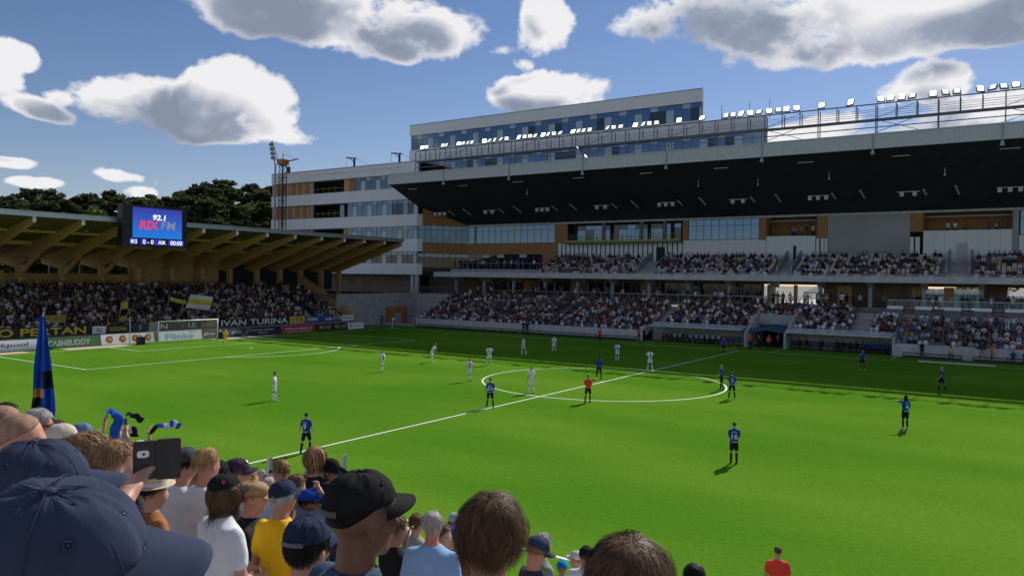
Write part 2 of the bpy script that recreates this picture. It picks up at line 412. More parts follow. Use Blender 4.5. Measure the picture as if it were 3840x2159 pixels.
def arc(cx, cy, r, t0, t1, n=72, w=.12):
    vs, fs = [], []
    for i in range(n+1):
        t = t0+(t1-t0)*i/n
        for rr in (r-w/2, r+w/2): vs.append((cx+rr*math.cos(t), cy+rr*math.sin(t), ZL+.001))
    for i in range(n): fs.append((2*i, 2*i+1, 2*i+3, 2*i+2))
    mk.add(vs, fs)
for y in (-34, 34): line(-52.5, y, 52.5, y)
for x in (-52.5, 0, 52.5): line(x, -34, x, 34)
arc(0, 0, 9.15, 0, 2*math.pi, 128); arc(0, 0, .08, 0, 2*math.pi, 16, .16)
for s in (-1, 1):
    for yy, dx in ((20.16, 16.5), (9.16, 5.5)):
        line(s*52.5, -yy, s*(52.5-dx), -yy); line(s*52.5, yy, s*(52.5-dx), yy); line(s*(52.5-dx), -yy, s*(52.5-dx), yy)
    th = math.acos(5.5/9.15)
    arc(s*41.5, 0, 9.15, (math.pi if s > 0 else 0)-th, (math.pi if s > 0 else 0)+th, 40)
    arc(s*41.5, 0, .1, 0, 2*math.pi, 12, .2)
    for c in (-34, 34): arc(s*52.5, c, 1.0, 0, 2*math.pi, 24)
for x in (-12, -1.6, 3.6, 15.5):                       # dashes of the technical areas
    for k in range(3): line(x, 34.9+k*1.3, x, 35.6+k*1.3, .1)
struct('pitch_markings', mk, LINE)

# ------------------------------------------------------------------ main stand
MS = thing('main_stand', 'long two-tier main stand with black roof soffit and grey fascia beyond the far touchline', 'stand', (-10, 48, 0))
YB = 58.0
ROOF_Z0, ROOF_Z1, SL = 23.2, 24.75, (23.2-17.1)/15.0
X0, X1 = -62.0, 46.0
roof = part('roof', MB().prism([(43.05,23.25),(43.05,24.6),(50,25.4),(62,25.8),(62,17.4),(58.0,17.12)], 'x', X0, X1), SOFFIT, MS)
fa = MB()
n = 540; dx = (X1-X0)/n; vs = []; fs = []
for i in range(n+1):
    y = 42.98 if i % 2 else 42.94
    vs += [(X0+i*dx, y, ROOF_Z0), (X0+i*dx, y, ROOF_Z1)]
for i in range(n): fs.append((2*i, 2*i+2, 2*i+3, 2*i+1))
fa.add(vs, fs); fa.box(X0, X1, 42.99, 43.04, ROOF_Z0+.01, ROOF_Z1-.01); fa.box(X0-.02, X1, 42.9, 43.3, ROOF_Z1, ROOF_Z1+.12); fa.box(X0-.02, X1, 42.9, 43.2, ROOF_Z0-.08, ROOF_Z0)
fa.prism([(43.05,23.2),(43.05,24.7),(62,25.9),(62,25.4),(46,22.2)], 'x', X0-.12, X0)
part('fascia', fa, CLAD, roof)
# soffit fittings, one every 10.4 m
LAMPM = pm('pale_fitting', (0.55,0.57,0.6), 0.45, 0.06, 8)
def sof_z(y): return ROOF_Z0 - SL*(y-43)
for k in range(10):
    xc = -58.1 + 10.42*k
    b = MB(); b.box(xc-1.3, xc+1.3, 52.0, 52.08, sof_z(52)-.55, sof_z(52)-.47)
    part('speaker_rail', b, LAMPM, roof)
    for dxs in ((-1.0, 0, 1.0) if k % 2 == 0 else (-.7, .7)):
        b = MB(); b.box(xc+dxs-.22, xc+dxs+.22, 51.85, 52.25, sof_z(52)-1.05, sof_z(52)-.56); part('loudspeaker', b, LAMPM, roof)
    b = MB(); b.bar((xc+5.0, 51.9, sof_z(51.9)-.12), (xc+5.25, 53.9, sof_z(53.9)-.12), .2, .1); part('soffit_light', b, LAMPM, roof)
    b = MB(); b.bar((xc+1.6, 52.3, sof_z(52.3)-.12), (xc+1.8, 53.8, sof_z(53.8)-.12), .2, .1); part('soffit_light', b, LAMPM, roof)
    b = MB(); b.box(xc-.9, xc+.9, 44.7, 44.8, sof_z(44.75)-.16, sof_z(44.75)-.08); part('soffit_light', b, LAMPM, roof)
for k in range(8):
    xp = -50.1 + 12.45*k
    b = MB(); b.bar((xp, 42.85, 24.9), (xp, 42.85, 23.0), .09); b.tube([(xp,42.85,23.0),(xp,42.85,22.85),(xp,42.85,22.45)], [.1,.16,.24], 10)
    part('pendant_floodlight', b, GREYP, roof)
for xp, yp in ((-37,47),(-10,47.5),(-2.2,48),(6.6,47.5),(19,48)):
    b = MB(); b.tube([(xp,yp,sof_z(yp)),(xp,yp,sof_z(yp)-.7)], .035, 6); b.ellipsoid((xp,yp,sof_z(yp)-.8), (.12,.12,.14), 8, 6); part('pendant_camera', b, LAMPM, roof)

# tiers: treads and risers
LOW_Y0, LOW_Z0, LOW_N, LOW_D, LOW_R = 40.0, 0.75, 11, 0.86, 0.345
UP_Y0, UP_Z0, UP_N, UP_D, UP_R = 50.2, 8.0, 8, 0.86, 0.385
def steps(mb, x0, x1, y0, z0, n, d, r, ybase=None, zb=None):
    poly = [(y0, z0 if zb is None else zb)]
    for i in range(n):
        poly += [(y0+i*d, z0+i*r), (y0+(i+1)*d, z0+i*r)]
    poly += [(y0+n*d, (z0-.5 if zb is None else zb))]
    mb.prism(poly, 'x', x0, x1)
lt = MB()
TUN0, TUN1 = -0.75, 3.55                                    # tunnel gap
steps(lt, -53.0, -14.0, LOW_Y0, LOW_Z0, LOW_N, LOW_D, LOW_R, zb=.02)
for a, b in ((-14.0, TUN0), (TUN1, 15.0)):                  # above the dugouts the first three rows are missing
    steps(lt, a, b, LOW_Y0+3*LOW_D, LOW_Z0+3*LOW_R, LOW_N-3, LOW_D, LOW_R, zb=.02)
steps(lt, TUN0, TUN1, LOW_Y0+6*LOW_D, LOW_Z0+6*LOW_R, LOW_N-6, LOW_D, LOW_R, zb=LOW_Z0+4.6*LOW_R)
steps(lt, 15.0, X1, LOW_Y0, LOW_Z0, LOW_N, LOW_D, LOW_R, zb=.02)
low = part('lower_tier', lt, CONC, MS)
ut = MB(); steps(ut, -38.0, X1, UP_Y0, UP_Z0, UP_N, UP_D, UP_R, zb=7.97); ut.box(-57, -38.0, 50.2, 54, 7.97, 8.75); ut.box(-57.2,-38,54,57.9,7.97,9.3); ut.box(-38, X1, 57.08, 57.95, 7.97, 10.72)
up = part('upper_tier', ut, CONC, MS)
lip = MB(); lip.box(-57.3, X1, 49.45, 50.18, 7.92, 8.72)
part('tier_front_beam', lip, CONC_L, MS)
rail = MB(); rail.box(-38, X1, 49.55, 49.6, 8.86, 8.9)
for k in range(60): rail.box(-38+k*1.4-.02, -38+k*1.4+.02, 49.56, 49.59, 8.72, 8.87)
part('tier_rail', rail, GALV, MS)
# concourse floor and back wall under the upper tier
CZ = 4.85
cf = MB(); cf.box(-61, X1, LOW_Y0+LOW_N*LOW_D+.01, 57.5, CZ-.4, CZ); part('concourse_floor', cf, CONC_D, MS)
cw = MB(); YC = 54.2
for a, b in ((-56.5,-2.9), (4.9,16.3), (22.4,25.2)): cw.box(a, b, YC, YC+.25, CZ, 7.93)
for a, b in ((-2.9,4.9),(16.3,22.4),(25.2,46)): cw.box(a, b, YC, YC+.2, 7.5, 7.93)
part('concourse_wall', cw, pm('brown_board_wall', (0.16,0.11,0.075), 0.8, 0.25, 0.7), MS)
for k in range(15):                                          # shop fronts on the concourse
    xa = -48.0 + k*3.0
    if k in (2, 5, 9): piece('wood_panel', MS, WOOD, xa, xa+1.1, YC-.06, YC-.01, CZ, 7.6)
    else:
        piece('shop_window', MS, GLASS_D, xa+.1, xa+1.35, YC-.05, YC-.012, CZ+1.0, 7.4); piece('shop_window', MS, GLASS_D, xa+1.5, xa+2.75, YC-.05, YC-.012, CZ+1.0, 7.4)
        piece('window_ledge', MS, GREYP, xa+.05, xa+2.8, YC-.1, YC-.013, CZ+.85, CZ+.97)
        piece('window_post', MS, GREYP, xa-.08, xa+.04, YC-.1, YC-.014, CZ, 7.6)
for xa, xb in ((-2.4,-1.6),(1.1,1.55),(6.6,8.3),(15.2,16.3),(18.7,19.8)): piece('wood_panel', MS, PLY, xa, xb, YC-.1, YC-.02 if xa > 5 else YC+.2, CZ, 7.45)
for k in range(17):
    xa = -54.0 + k*5.9
    b = MB(); b.box(xa-.22, xa+.22, 51.4, 51.85, CZ, 7.9); b.prism([(49.9,7.9),(53.5,7.9),(53.5,7.1),(51.9,7.1)], 'x', xa-.28, xa+.28); part('concrete_column', b, CONC, MS)
rr = MB(); rr.box(-45, 6.5, 49.75, 49.8, CZ+1.0, CZ+1.05)
for k in range(35): rr.box(-45+k*1.5-.02, -45+k*1.5+.02, 49.76, 49.79, CZ, CZ+1.0)
part('concourse_rail', rr, GALV, MS)
fb = MB()                                                   # barred railing at the press area
fb.box(13.2, 44, 49.3, 49.35, CZ+1.0, CZ+1.06); fb.box(13.2, 44, 49.3, 49.35, CZ+.08, CZ+.13)
for k in range(205): fb.box(13.2+k*.15-.013, 13.2+k*.15+.013, 49.31, 49.34, CZ+.1, CZ+1.0)
part('barred_railing', fb, GALV, MS)
for k in range(9):
    b = MB(); b.box(13.3+k*2.95, 15.0+k*2.95, 48.0, 48.1, CZ-.02, CZ+.36); b.box(13.3+k*2.95, 15.0+k*2.95, 48.1, 48.6, CZ+.3, CZ+.35); part('press_desk', b, WHITE_P, low); part('desk_plinth', MB().box(13.35+k*2.95, 14.95+k*2.95, 48.12, 48.6, 3.55, CZ+.29), CONC_D, low)
b = MB(); b.box(13.0, 14.6, 46.6, 46.7, CZ-.75, CZ-.38); b.box(13.0, 14.6, 46.7, 47.2, CZ-.45, CZ-.40); b.box(13.1,14.5,46.72,47.15,2.85,CZ-.46); part('press_desk', b, WHITE_P, low)
# front wall, dugouts and tunnel
part('front_wall', MB().box(-52.6, -14.0, 39.55, 39.9, 0.01, 1.36), CONC_L, MS); part('front_wall', MB().box(15.0, X1, 39.55, 39.9, 0.01, 1.36), CONC_L, MS)
dg = MB(); dg.box(-14.0, -1.0, 42.3, 42.5, 0.01, 2.35); dg.box(-14.2, -14.0, 39.55, 42.5, .01, 2.0); dg.box(3.75, 15.0, 42.3, 42.5, 0.01, 2.35); dg.box(14.98, 15.18, 39.5, 42.5, .01, 2.0)
part('dugout_wall', dg, CONC_L, MS)
tw = MB()
for xs in (TUN0-.3, TUN1):
    tw.prism([(39.4,.01),(39.4,1.75),(45.1,4.2),(45.1,.01)], 'x', xs, xs+.28)
tw.box(TUN0, TUN1, 44.6, 45.0, 2.6, 3.75); tw.box(TUN0, TUN1, 46.9, 47.0, .01, 2.7)
part('tunnel_wall', tw, CONC, MS)
tcn = MB()                                                   # blue fabric hood of the tunnel
for xs, ys in ((TUN0+.15, 40.4),):
    vs = []
    for y in (40.4, 44.5):
        for q in ((TUN0+.2,1.75),(TUN0+.2,2.15),((TUN0+TUN1)/2,2.5),(TUN1-.2,2.15),(TUN1-.2,1.75)): vs.append((q[0], y, q[1]))
    tcn.add(vs, [(0,1,6,5),(1,2,7,6),(2,3,8,7),(3,4,9,8)])
    tcn.box(TUN0+.15, TUN0+.25, 40.35, 40.45, 0, 1.9); tcn.box(TUN1-.25, TUN1-.15, 40.35, 40.45, 0, 1.9)
    tcn.add([(TUN0+.2,40.4,1.75),(TUN0+.2,40.4,2.15),((TUN0+TUN1)/2,40.4,2.5),(TUN1-.2,40.4,2.15),(TUN1-.2,40.4,1.75),((TUN0+TUN1)/2,40.4,2.05)], [(0,1,2,5),(5,2,3,4)])
part('tunnel_hood', tcn, pm('blue_hood_fabric', (0.02,0.06,0.17), 0.6, 0.15, 3), MS)
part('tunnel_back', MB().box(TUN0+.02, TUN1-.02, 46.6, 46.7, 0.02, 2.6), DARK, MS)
CANOPY = pm('canopy_glass', (0.55,0.62,0.70), 0.25, 0.06, 1.0, spec=0.7)
def dugout(x0, x1, label):
    t = thing('dugout_canopy', label, 'canopy', ((x0+x1)/2, 40.6, 0), 'glass canopies over the team benches')
    n = 7; w = (x1-x0)/n
    for k in range(n):
        b = MB(); xa, xb = x0+k*w+.03, x0+(k+1)*w-.03
        b.add([(xa,39.35,2.02),(xb,39.35,2.02),(xb,42.28,2.28),(xa,42.28,2.28),(xa,39.35,2.06),(xb,39.35,2.06),(xb,42.28,2.32),(xa,42.28,2.32)], [(0,1,2,3),(7,6,5,4),(0,4,5,1),(1,5,6,2),(2,6,7,3),(3,7,4,0)])
        part('glass_panel', b, CANOPY, t)
    for k in range(n+1):
        b = MB(); xx = x0+k*w; b.bar((xx,39.4,1.98), (xx,42.28,2.22), .05, .08); b.bar((xx,40.3,2.0), (xx,42.28,1.45), .05); part('bracket', b, GREYP, t)
    b = MB(); b.box(x0, x1, 39.28, 39.34, 1.93, 2.1); part('front_edge', b, GALV, t)
dugout(-13.4, -1.4, 'long glass dugout canopy left of the tunnel above the substitutes in white')
dugout(3.7, 14.9, 'long glass dugout canopy right of the tunnel above the substitutes in blue')

# back wall of the upper level ------------------------------------------------
hd = MB(); hd.box(-56.6, X1, YB-.12, YB+.02, 16.88, 17.3); part('header_band', hd, pm('pale_header_panel', (0.5,0.5,0.5), 0.7, 0.12, 1.2), MS)
for k in range(70): piece('band_joint', MS, CONC_D, -56.3+k*1.45, -56.26+k*1.45, YB-.127, YB-.118, 16.9, 17.28)
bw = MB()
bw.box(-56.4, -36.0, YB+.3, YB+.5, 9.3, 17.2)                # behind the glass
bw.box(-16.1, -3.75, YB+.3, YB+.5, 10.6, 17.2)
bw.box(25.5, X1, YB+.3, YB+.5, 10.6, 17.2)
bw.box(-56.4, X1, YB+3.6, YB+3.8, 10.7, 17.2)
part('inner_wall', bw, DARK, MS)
def glazing(x0, x1, z0, z1, ztr, w, mats, y=YB, skip=None, parent=None, seed=1):
    """panes with a transom and posts, each pane its own piece"""
    rnd = random.Random(seed); n = max(1, round((x1-x0)/w)); w = (x1-x0)/n; P = parent or MS
    for k in range(n):
        xa, xb = x0+k*w+.03, x0+(k+1)*w-.03
        piece('pane', P, mats[0](rnd), xa, xb, y+.02, y+.05, z0+.04, ztr-.03); piece('pane', P, mats[1](rnd), xa, xb, y+.02, y+.05, ztr+.03, z1-.04)
    b = MB()
    for k in range(n+1): b.box(x0+k*w-.03, x0+k*w+.03, y-.01, y+.06, z0+.04, z1-.04)
    for z in (z0, ztr, z1): b.box(x0-.03, x1+.03, y-.012, y+.061, z-.03 if z != z0 else z, z+.03 if z != z1 else z)
    part('window_frame', b, FRAME, P)
gb = lambda r: GLASS_B
gm = lambda r: GLASS_L if r.random() < .22 else GLASS_B
glazing(-54.6, -38.4, 13.85, 16.86, 16.1, 1.32, (gb, gm), seed=3)
glazing(-56.3, -55.0, 13.85, 16.86, 16.1, 1.3, (gb, gm), seed=4)
glazing(-15.2, -4.75, 13.9, 16.86, 16.0, 1.18, (gb, gb), seed=5)
glazing(26.3, 45.0, 13.9, 16.86, 16.0, 1.3, (gb, gb), seed=6)
wd = MB(); wd.box(-56.4, -37.9, YB-.05, YB+.28, 11.95, 13.8); part('wood_band', wd, WOOD, MS)
for xa, xb, za, zb in ((-38.3,-36.0,13.8,16.85),(-16.1,-15.3,13.85,16.87),(-4.68,-3.75,13.75,16.87),(3.15,4.5,13.9,16.87),(14.45,15.9,14.5,16.87),(-40.75,-37.9,9.4,13.79),(-55.0,-54.65,13.85,16.8)):
    piece('wood_panel', MS, WOOD if xa < -39 or xa > -38.5 else PLY, xa, xb, YB-.07, YB+.2, za, zb)
piece('grey_render_wall', MS, CONC, 4.5, 14.45, YB-.03, YB+.3, 10.6, 16.88)
glazing(-56.3, -40.8, 9.4, 11.95, 11.35, 1.55, (lambda r: GLASS_D, lambda r: GLASS_L if r.random() < .3 else GLASS_D), seed=9)
# striped insulation boards, white boards
for k in range(27):
    xa = -37.85+k*.806; piece('white_board', MS, WHITE_P, xa+.1, xa+.70, YB-.05, YB+.2, 10.7, 13.72)
piece('dark_backing', MS, BLACKM, -37.9, -16.1, YB+.0, YB+.1, 10.7, 13.75)
for k in range(11): piece('white_board', MS, WHITE_P, -16.05+k*1.117, -16.05+(k+1)*1.117-.012, YB-.05, YB+.2, 10.7, 13.85)
for k in range(6): piece('white_board', MS, WHITE_P, -3.7+k*1.1, -3.7+(k+1)*1.1-.012, YB-.05, YB+.2, 10.7, 14.25 if k < 5 else 14.2)
for xa, xb in ((3.0,3.4),(3.6,4.0),(4.1,4.45),(14.5,14.9),(15.1,15.6)): piece('white_board', MS, WHITE_P, xa, xb, YB-.05, YB+.2, 10.7, 13.85)
for k in range(8): piece('white_board', MS, WHITE_P, 16.0+k*1.19, 16.0+(k+1)*1.19-.012, YB-.05, YB+.2, 10.7, 14.6)
for k in range(14): piece('white_board', MS, WHITE_P, 26.2+k*1.19, 26.2+(k+1)*1.19-.012, YB-.05, YB+.2, 10.7, 13.85)
piece('concrete_pier', MS, CONC, 25.55, 26.15, YB-.07, YB+.3, 10.7, 16.87)
# open hospitality rooms with wooden linings
for xa, xb, z0 in ((-3.72,3.12,14.25),(15.92,25.5,14.6)):
    b = MB(); b.box(xa, xb, YB+.25, YB+3.4, z0-.25, z0-.02); b.box(xa, xb, YB+3.4, YB+3.55, z0-.2, 17.1); b.box(xa-.02, xa+.1, YB+.3, YB+3.4, z0, 17.1); b.box(xb-.1, xb+.02, YB+.3, YB+3.4, z0, 17.1); part('open_room', b, WOOD, MS)
    b = MB(); b.box(xa, xb, YB+1.0, YB+1.15, 16.35, 16.5); part('roller_shutter_box', b, GREYP, MS)
# unfinished balcony with yellow guard boards
bal = MB(); bal.box(-36.0, -16.1, YB-1.5, YB+.2, 13.55, 13.8); part('balcony_slab', bal, CONC_D, MS)
YEL = pm('yellow_guard_board', (0.45,0.42,0.05), 0.6, 0.15, 2)
for k in range(9): piece('guard_board', MS, YEL, -35.6+k*2.16, -35.6+(k+1)*2.16-.08, YB-1.48, YB-1.44, 13.82, 14.05)
b = MB(); b.box(-36, -16.2, YB-1.48, YB-1.44, 14.82, 14.88); b.box(-36, -16.2, YB-1.48, YB-1.44, 14.4, 14.44)
for k in range(14): b.box(-36+k*1.52-.03, -36+k*1.52+.03, YB-1.47, YB-1.41, 13.8, 14.95)
part('balcony_railing', b, pm('yellow_green_tube', (0.24,0.25,0.07), 0.5, 0.1, 3), MS)
for xa in (-29.4, -22.9, -19.0): piece('concrete_column', MS, CONC_D, xa-.25, xa+.25, YB-.1, YB+.3, 13.8, 16.88)
glazing(-35.0, -17.0, 13.82, 16.6, 15.9, 1.5, (lambda r: GLASS_B if r.random() < .62 else GLASS_D, lambda r: GLASS_B if r.random() < .5 else GLASS_D), y=YB+1.6, seed=12)
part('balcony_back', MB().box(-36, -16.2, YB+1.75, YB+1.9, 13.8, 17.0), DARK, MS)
# vomitories of the upper tier: concrete side walls and the dark or bright gap between them
for xa, xb, open_ in ((-20.9,-18.3,False),(-0.6,1.0,False),(19.1,21.3,True)):
    b = MB()
    for xs in (xa-.2, xb): b.prism([(52.4,8.5),(52.4,9.9),(57.9,12.2),(57.9,8.5)], 'x', xs, xs+.2)
    part('vomitory_wall', b, CONC, MS)
    if not open_: part('doorway', MB().box(xa+.6, xb-.6, YB-.075, YB-.055, 10.75, 12.9), DARK, MS)
TREE_GAP = part('bright_gap_panel', MB().box(19.7, 20.9, YB-.09, YB-.055, 10.72, 13.0), pm('pale_gap_fill', (0.5,0.5,0.5), 0.6, 0.1, 2), MS)  # pale panel added in place of the daylight seen through the open gap
tl = MB()                                                     # terrace rail over the corner
tl.box(-55, -38.2, 54.0, 54.05, 10.3, 10.35)
for k in range(14): tl.box(-55+k*1.3-.02, -55+k*1.3+.02, 54.01, 54.04, 9.3, 10.3)
part('terrace_rail', tl, GALV, MS)

# oblique end wall between the office wing and the main stand
EW = [(-62.0,50.55),(-56.4,58.0)]
ew = Vector((EW[1][0]-EW[0][0], EW[1][1]-EW[0][1], 0)); EWL = ew.length; ewd = ew.normalized(); ewn = Vector((ewd.y,-ewd.x,0))
def ewp(s, z, o=0.0): return Vector((EW[0][0],EW[0][1],0)) + ewd*s + ewn*o + Vector((0,0,z))
def ewbox(mb, s0, s1, z0, z1, o0, o1):
    q = [ewp(s0,z0,o0),ewp(s1,z0,o0),ewp(s1,z0,o1),ewp(s0,z0,o1),ewp(s0,z1,o0),ewp(s1,z1,o0),ewp(s1,z1,o1),ewp(s0,z1,o1)]
    mb.add(q, [(0,3,2,1),(4,5,6,7),(0,1,5,4),(1,2,6,5),(2,3,7,6),(3,0,4,7)])
b = MB(); ewbox(b, 1.0, EWL, 16.95, 22.6, -.3, 0); ewbox(b, 1.0, EWL, 12.0, 13.85, -.3, 0); part('end_wood_wall', b, WOOD, MS)
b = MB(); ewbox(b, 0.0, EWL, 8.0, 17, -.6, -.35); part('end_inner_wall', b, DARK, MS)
for s0, k in [(i*1.14+.2, i) for i in range(8)]:
    for z0, z1, ms in ((13.9,16.1,GLASS_B),(16.16,16.9,GLASS_L if k % 3 == 2 else GLASS_B),(9.5,11.3,GLASS_D),(11.36,11.95,GLASS_L if k in (1,4,5) else GLASS_B)):
        b = MB(); ewbox(b, s0+.03, min(EWL,s0+1.11), z0, z1, -.1, -.06); part('pane', b, ms, MS)
b = MB()
for i in range(9): ewbox(b, i*1.14+.17, i*1.14+.23, 9.5, 11.95, -.12, -.02); ewbox(b, i*1.14+.17, i*1.14+.23, 13.9, 16.9, -.12, -.02)
part('window_frame', b, FRAME, MS)
b = MB(); ewbox(b, 1.0, EWL, 8.6, 9.45, -.3, .02); part('end_sill', b, BLACKM, MS)

# corner: retaining wall, wooden gate, fence
cr = thing('corner_retaining_wall', 'grey concrete retaining wall with orange wooden gate in the corner between stands', 'wall', (-58, 44, 0))
b = MB(); b.box(-61.0, -60.6, 30.5, 50.2, 0, 5.0); b.box(-60.6, -53.0, 48.6, 49.0, 0, 5.0); b.box(-60.6,-52.6, 39.9, 40.2, 0, .4)
b.prism([(39.6,.02),(39.6,1.36),(40.4,1.5),(49.2,5.0),(49.2,.02)], 'x', -53.35, -53.02); part('concrete_wall', b, CONC, cr)
b = MB(); b.box(-60.58, -60.4, 41.2, 46.4, 0, 2.85); part('wooden_gate', b, WOOD, cr)
b = MB(); b.box(-60.39, -60.34, 43.2, 44.8, 0, 1.75); part('grey_door', b, GREYP, cr)
b = MB(); b.box(-60.95, -60.65, 40.7, 46.9, 2.86, 3.05); part('lintel', b, CONC_L, cr)
b = MB()
for k in range(44): b.box(-60.85, -60.82, 31+k*.42, 31.03+k*.42, 5.0, 6.1)
b.box(-60.86, -60.81, 30.6, 49.4, 6.05, 6.12)
for k in range(18): b.box(-60.5+k*.42, -60.47+k*.42, 48.8, 48.83, 5.0, 6.1)
b.box(-60.8,-53,48.78,48.84,6.05,6.12)
part('railing', b, GALV, cr)
cd = MB(); cd.box(-66, -60.9, 30.5, 58, 4.55, 4.95); cd.box(-61,-53,49,58,4.3,4.6); part('upper_deck', cd, CONC_D, cr)

# ------------------------------------------------------------------ office wing (left) and tower block above the roof
OW = thing('office_wing', 'white banded office wing with blue windows and unfinished plank bays behind the corner', 'building', (-80, 55, 0))
WY = 50.5; WX0, WX1 = -100.8, -62.0
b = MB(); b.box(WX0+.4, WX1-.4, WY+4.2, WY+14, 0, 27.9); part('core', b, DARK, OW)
b = MB()
for z in (25.9, 21.4, 16.65, 12.2, 8.1): b.box(WX0+.3, WX1-.1, WY+.32, WY+4.3, z, z+.3)
part('floor_slab', b, CONC_D, OW)
BANDS = [(26.04,28.06),(21.5,23.6),(16.78,18.85),(12.3,14.5),(8.23,10.2)]
joints = [WX0, -96.2, -90.8, -83.0, -78.0, -72.6, -66.6, WX1]
for z0, z1 in BANDS:
    for a, c in zip(joints[:-1], joints[1:]): piece('white_panel', OW, WHITE_P, a+.015, c-.015, WY, WY+.3, z0, z1)
    # return of the band round the corner
    bb = MB(); q0 = Vector((WX1,WY,0)); q1 = q0 + ewd*1.0
    if z0 < 20:
        bb.add([(q0.x,q0.y,z0),(q1.x,q1.y,z0),(q1.x-.5,q1.y+.3,z0),(q0.x-.5,q0.y+.3,z0),(q0.x,q0.y,z1),(q1.x,q1.y,z1),(q1.x-.5,q1.y+.3,z1),(q0.x-.5,q0.y+.3,z1)], [(0,3,2,1),(4,5,6,7),(0,1,5,4),(1,2,6,5),(2,3,7,6),(3,0,4,7)])
        part('white_panel', bb, WHITE_P, OW)
b = MB(); b.box(WX0, WX1, WY-.04, WY+14, 28.06, 28.2); b.box(-88, -66, WY-.03, WY-.002, 27.2, 27.26); part('parapet_cap', b, GREYP, OW)
WINR = [(23.6,26.04),(18.85,21.5),(14.5,16.78),(10.2,12.3)]
for r, (z0, z1) in enumerate(WINR):
    rnd = random.Random(20+r); ztr = z1-.62
    # plank bays
    if r < 3:
        for xa, xb in ((WX0+.5,-96.4),(-96.0,-89.2)):
            n = int((xb-xa)/.62); w = (xb-xa)/n
            for k in range(n): piece('plank', OW, WOOD if (k*7+r) % 3 else PLY, xa+k*w+.02, xa+(k+1)*w-.02, WY+.35+.02*(k % 2), WY+.42+.02*(k % 2), z0, z1)
        piece('grey_post', OW, GREYP, -89.2, -88.8, WY+.2, WY+.6, z0, z1); piece('grey_post', OW, GREYP, WX0+.1, WX0+.45, WY+.2, WY+.6, z0, z1); piece('grey_post', OW, GREYP, -96.36, -96.04, WY+.25, WY+.6, z0, z1)
        bb = MB(); bb.box(-88.6, -81, WY+.6, WY+.64, z0+.9, z0+.95)
        for k in range(4): bb.box(-88+k*1.6, -87.96+k*1.6, WY+.6, WY+.64, z0, z0+1.4)
        part('guard_rail', bb, YEL, OW)
        piece('plastic_sheet', OW, pm('plastic_sheet', (0.35,0.36,0.4), 0.3, 0.2, 3), -81.6, -80.5, WY+.5, WY+.53, z0+.1, z1-.3) if r == 1 else None
    # windows
    xa = -80.3 if r == 0 else (-79.4 if r < 3 else -79.4)
    if r == 0 or r == 2:
        piece('wood_panel', OW, PLY, -80.4, -79.0 if r == 0 else -79.5, WY+.3, WY+.4, z0, z1)
        if r == 0: piece('wood_panel', OW, WOOD, -78.9, -77.4, WY+.3, WY+.4, z0, z1); xa = -77.3
    x = xa; k = 0; bb = MB()
    while x < WX1-.6:
        w = min(1.25, WX1-.1-x); q = rnd.random()
        lower = GLASS_L if k % 3 == 1 else (GLASS_G if q < .4 else GLASS_B); upper = GLASS_L if k % 3 == 2 else (GLASS_B if q < .7 else GLASS_G)
        if r == 3: lower = GLASS_L if k % 3 == 1 else GLASS_D
        if r == 1 and 9 <= k <= 10: lower = GLASS_D
        if r == 1 and k == 12: lower = GLASS_D
        piece('pane', OW, lower, x+.04, x+w-.04, WY+.3, WY+.34, z0+.05, ztr-.03); piece('pane', OW, upper, x+.04, x+w-.04, WY+.3, WY+.34, ztr+.03, z1-.05)
        bb.box(x-.04, x+.04, WY+.27, WY+.36, z0+.05, z1-.05); x += w; k += 1
    for z in (z0, ztr-.03, z1-.05): bb.box(xa, WX1-.1, WY+.275, WY+.355, z, z+.055)
    part('window_frame', bb, FRAME, OW)
b = MB(); b.box(-100, -62.4, WY+1.2, WY+1.4, 4.9, 8.2); part('ground_floor_wall', b, pm('brown_board_wall', (0.16,0.11,0.075)), OW)
for xa in (-63.2, -62.2):
    piece('concrete_column', OW, CONC_L, xa-.25, xa+.25, WY+.1, WY+.6, 4.9, 8.2)
for x0, s in ((-78.5,1),(-67.2,1)):                            # davits on the parapet
    d = thing('roof_davit', 'small dark hoist davit on the wing roof %s' % ('left of the other' if x0 < -70 else 'beside the tower block'), 'hoist', (x0, WY+1, 28.2), 'hoists on the wing roof')
    bb = MB(); bb.bar((x0,WY+1,28.2),(x0,WY+1,29.9),.28); part('post', bb, BLACKM, d)
    bb = MB(); bb.bar((x0-1.3,WY+.2,30.0),(x0+.4,WY+1.2,29.9),.2); bb.bar((x0-.7,WY+.5,29.9),(x0,WY+1,29.2),.12); part('arm', bb, BLACKM, d)
    bb = MB(); bb.bar((x0+.3,WY+1.2,29.9),(x0+3.4,WY+2,28.3),.05); bb.bar((x0-1.25,WY+.22,30.0),(x0-1.25,WY+.22,27.0),.03); part('cable', bb, BLACKM, d)

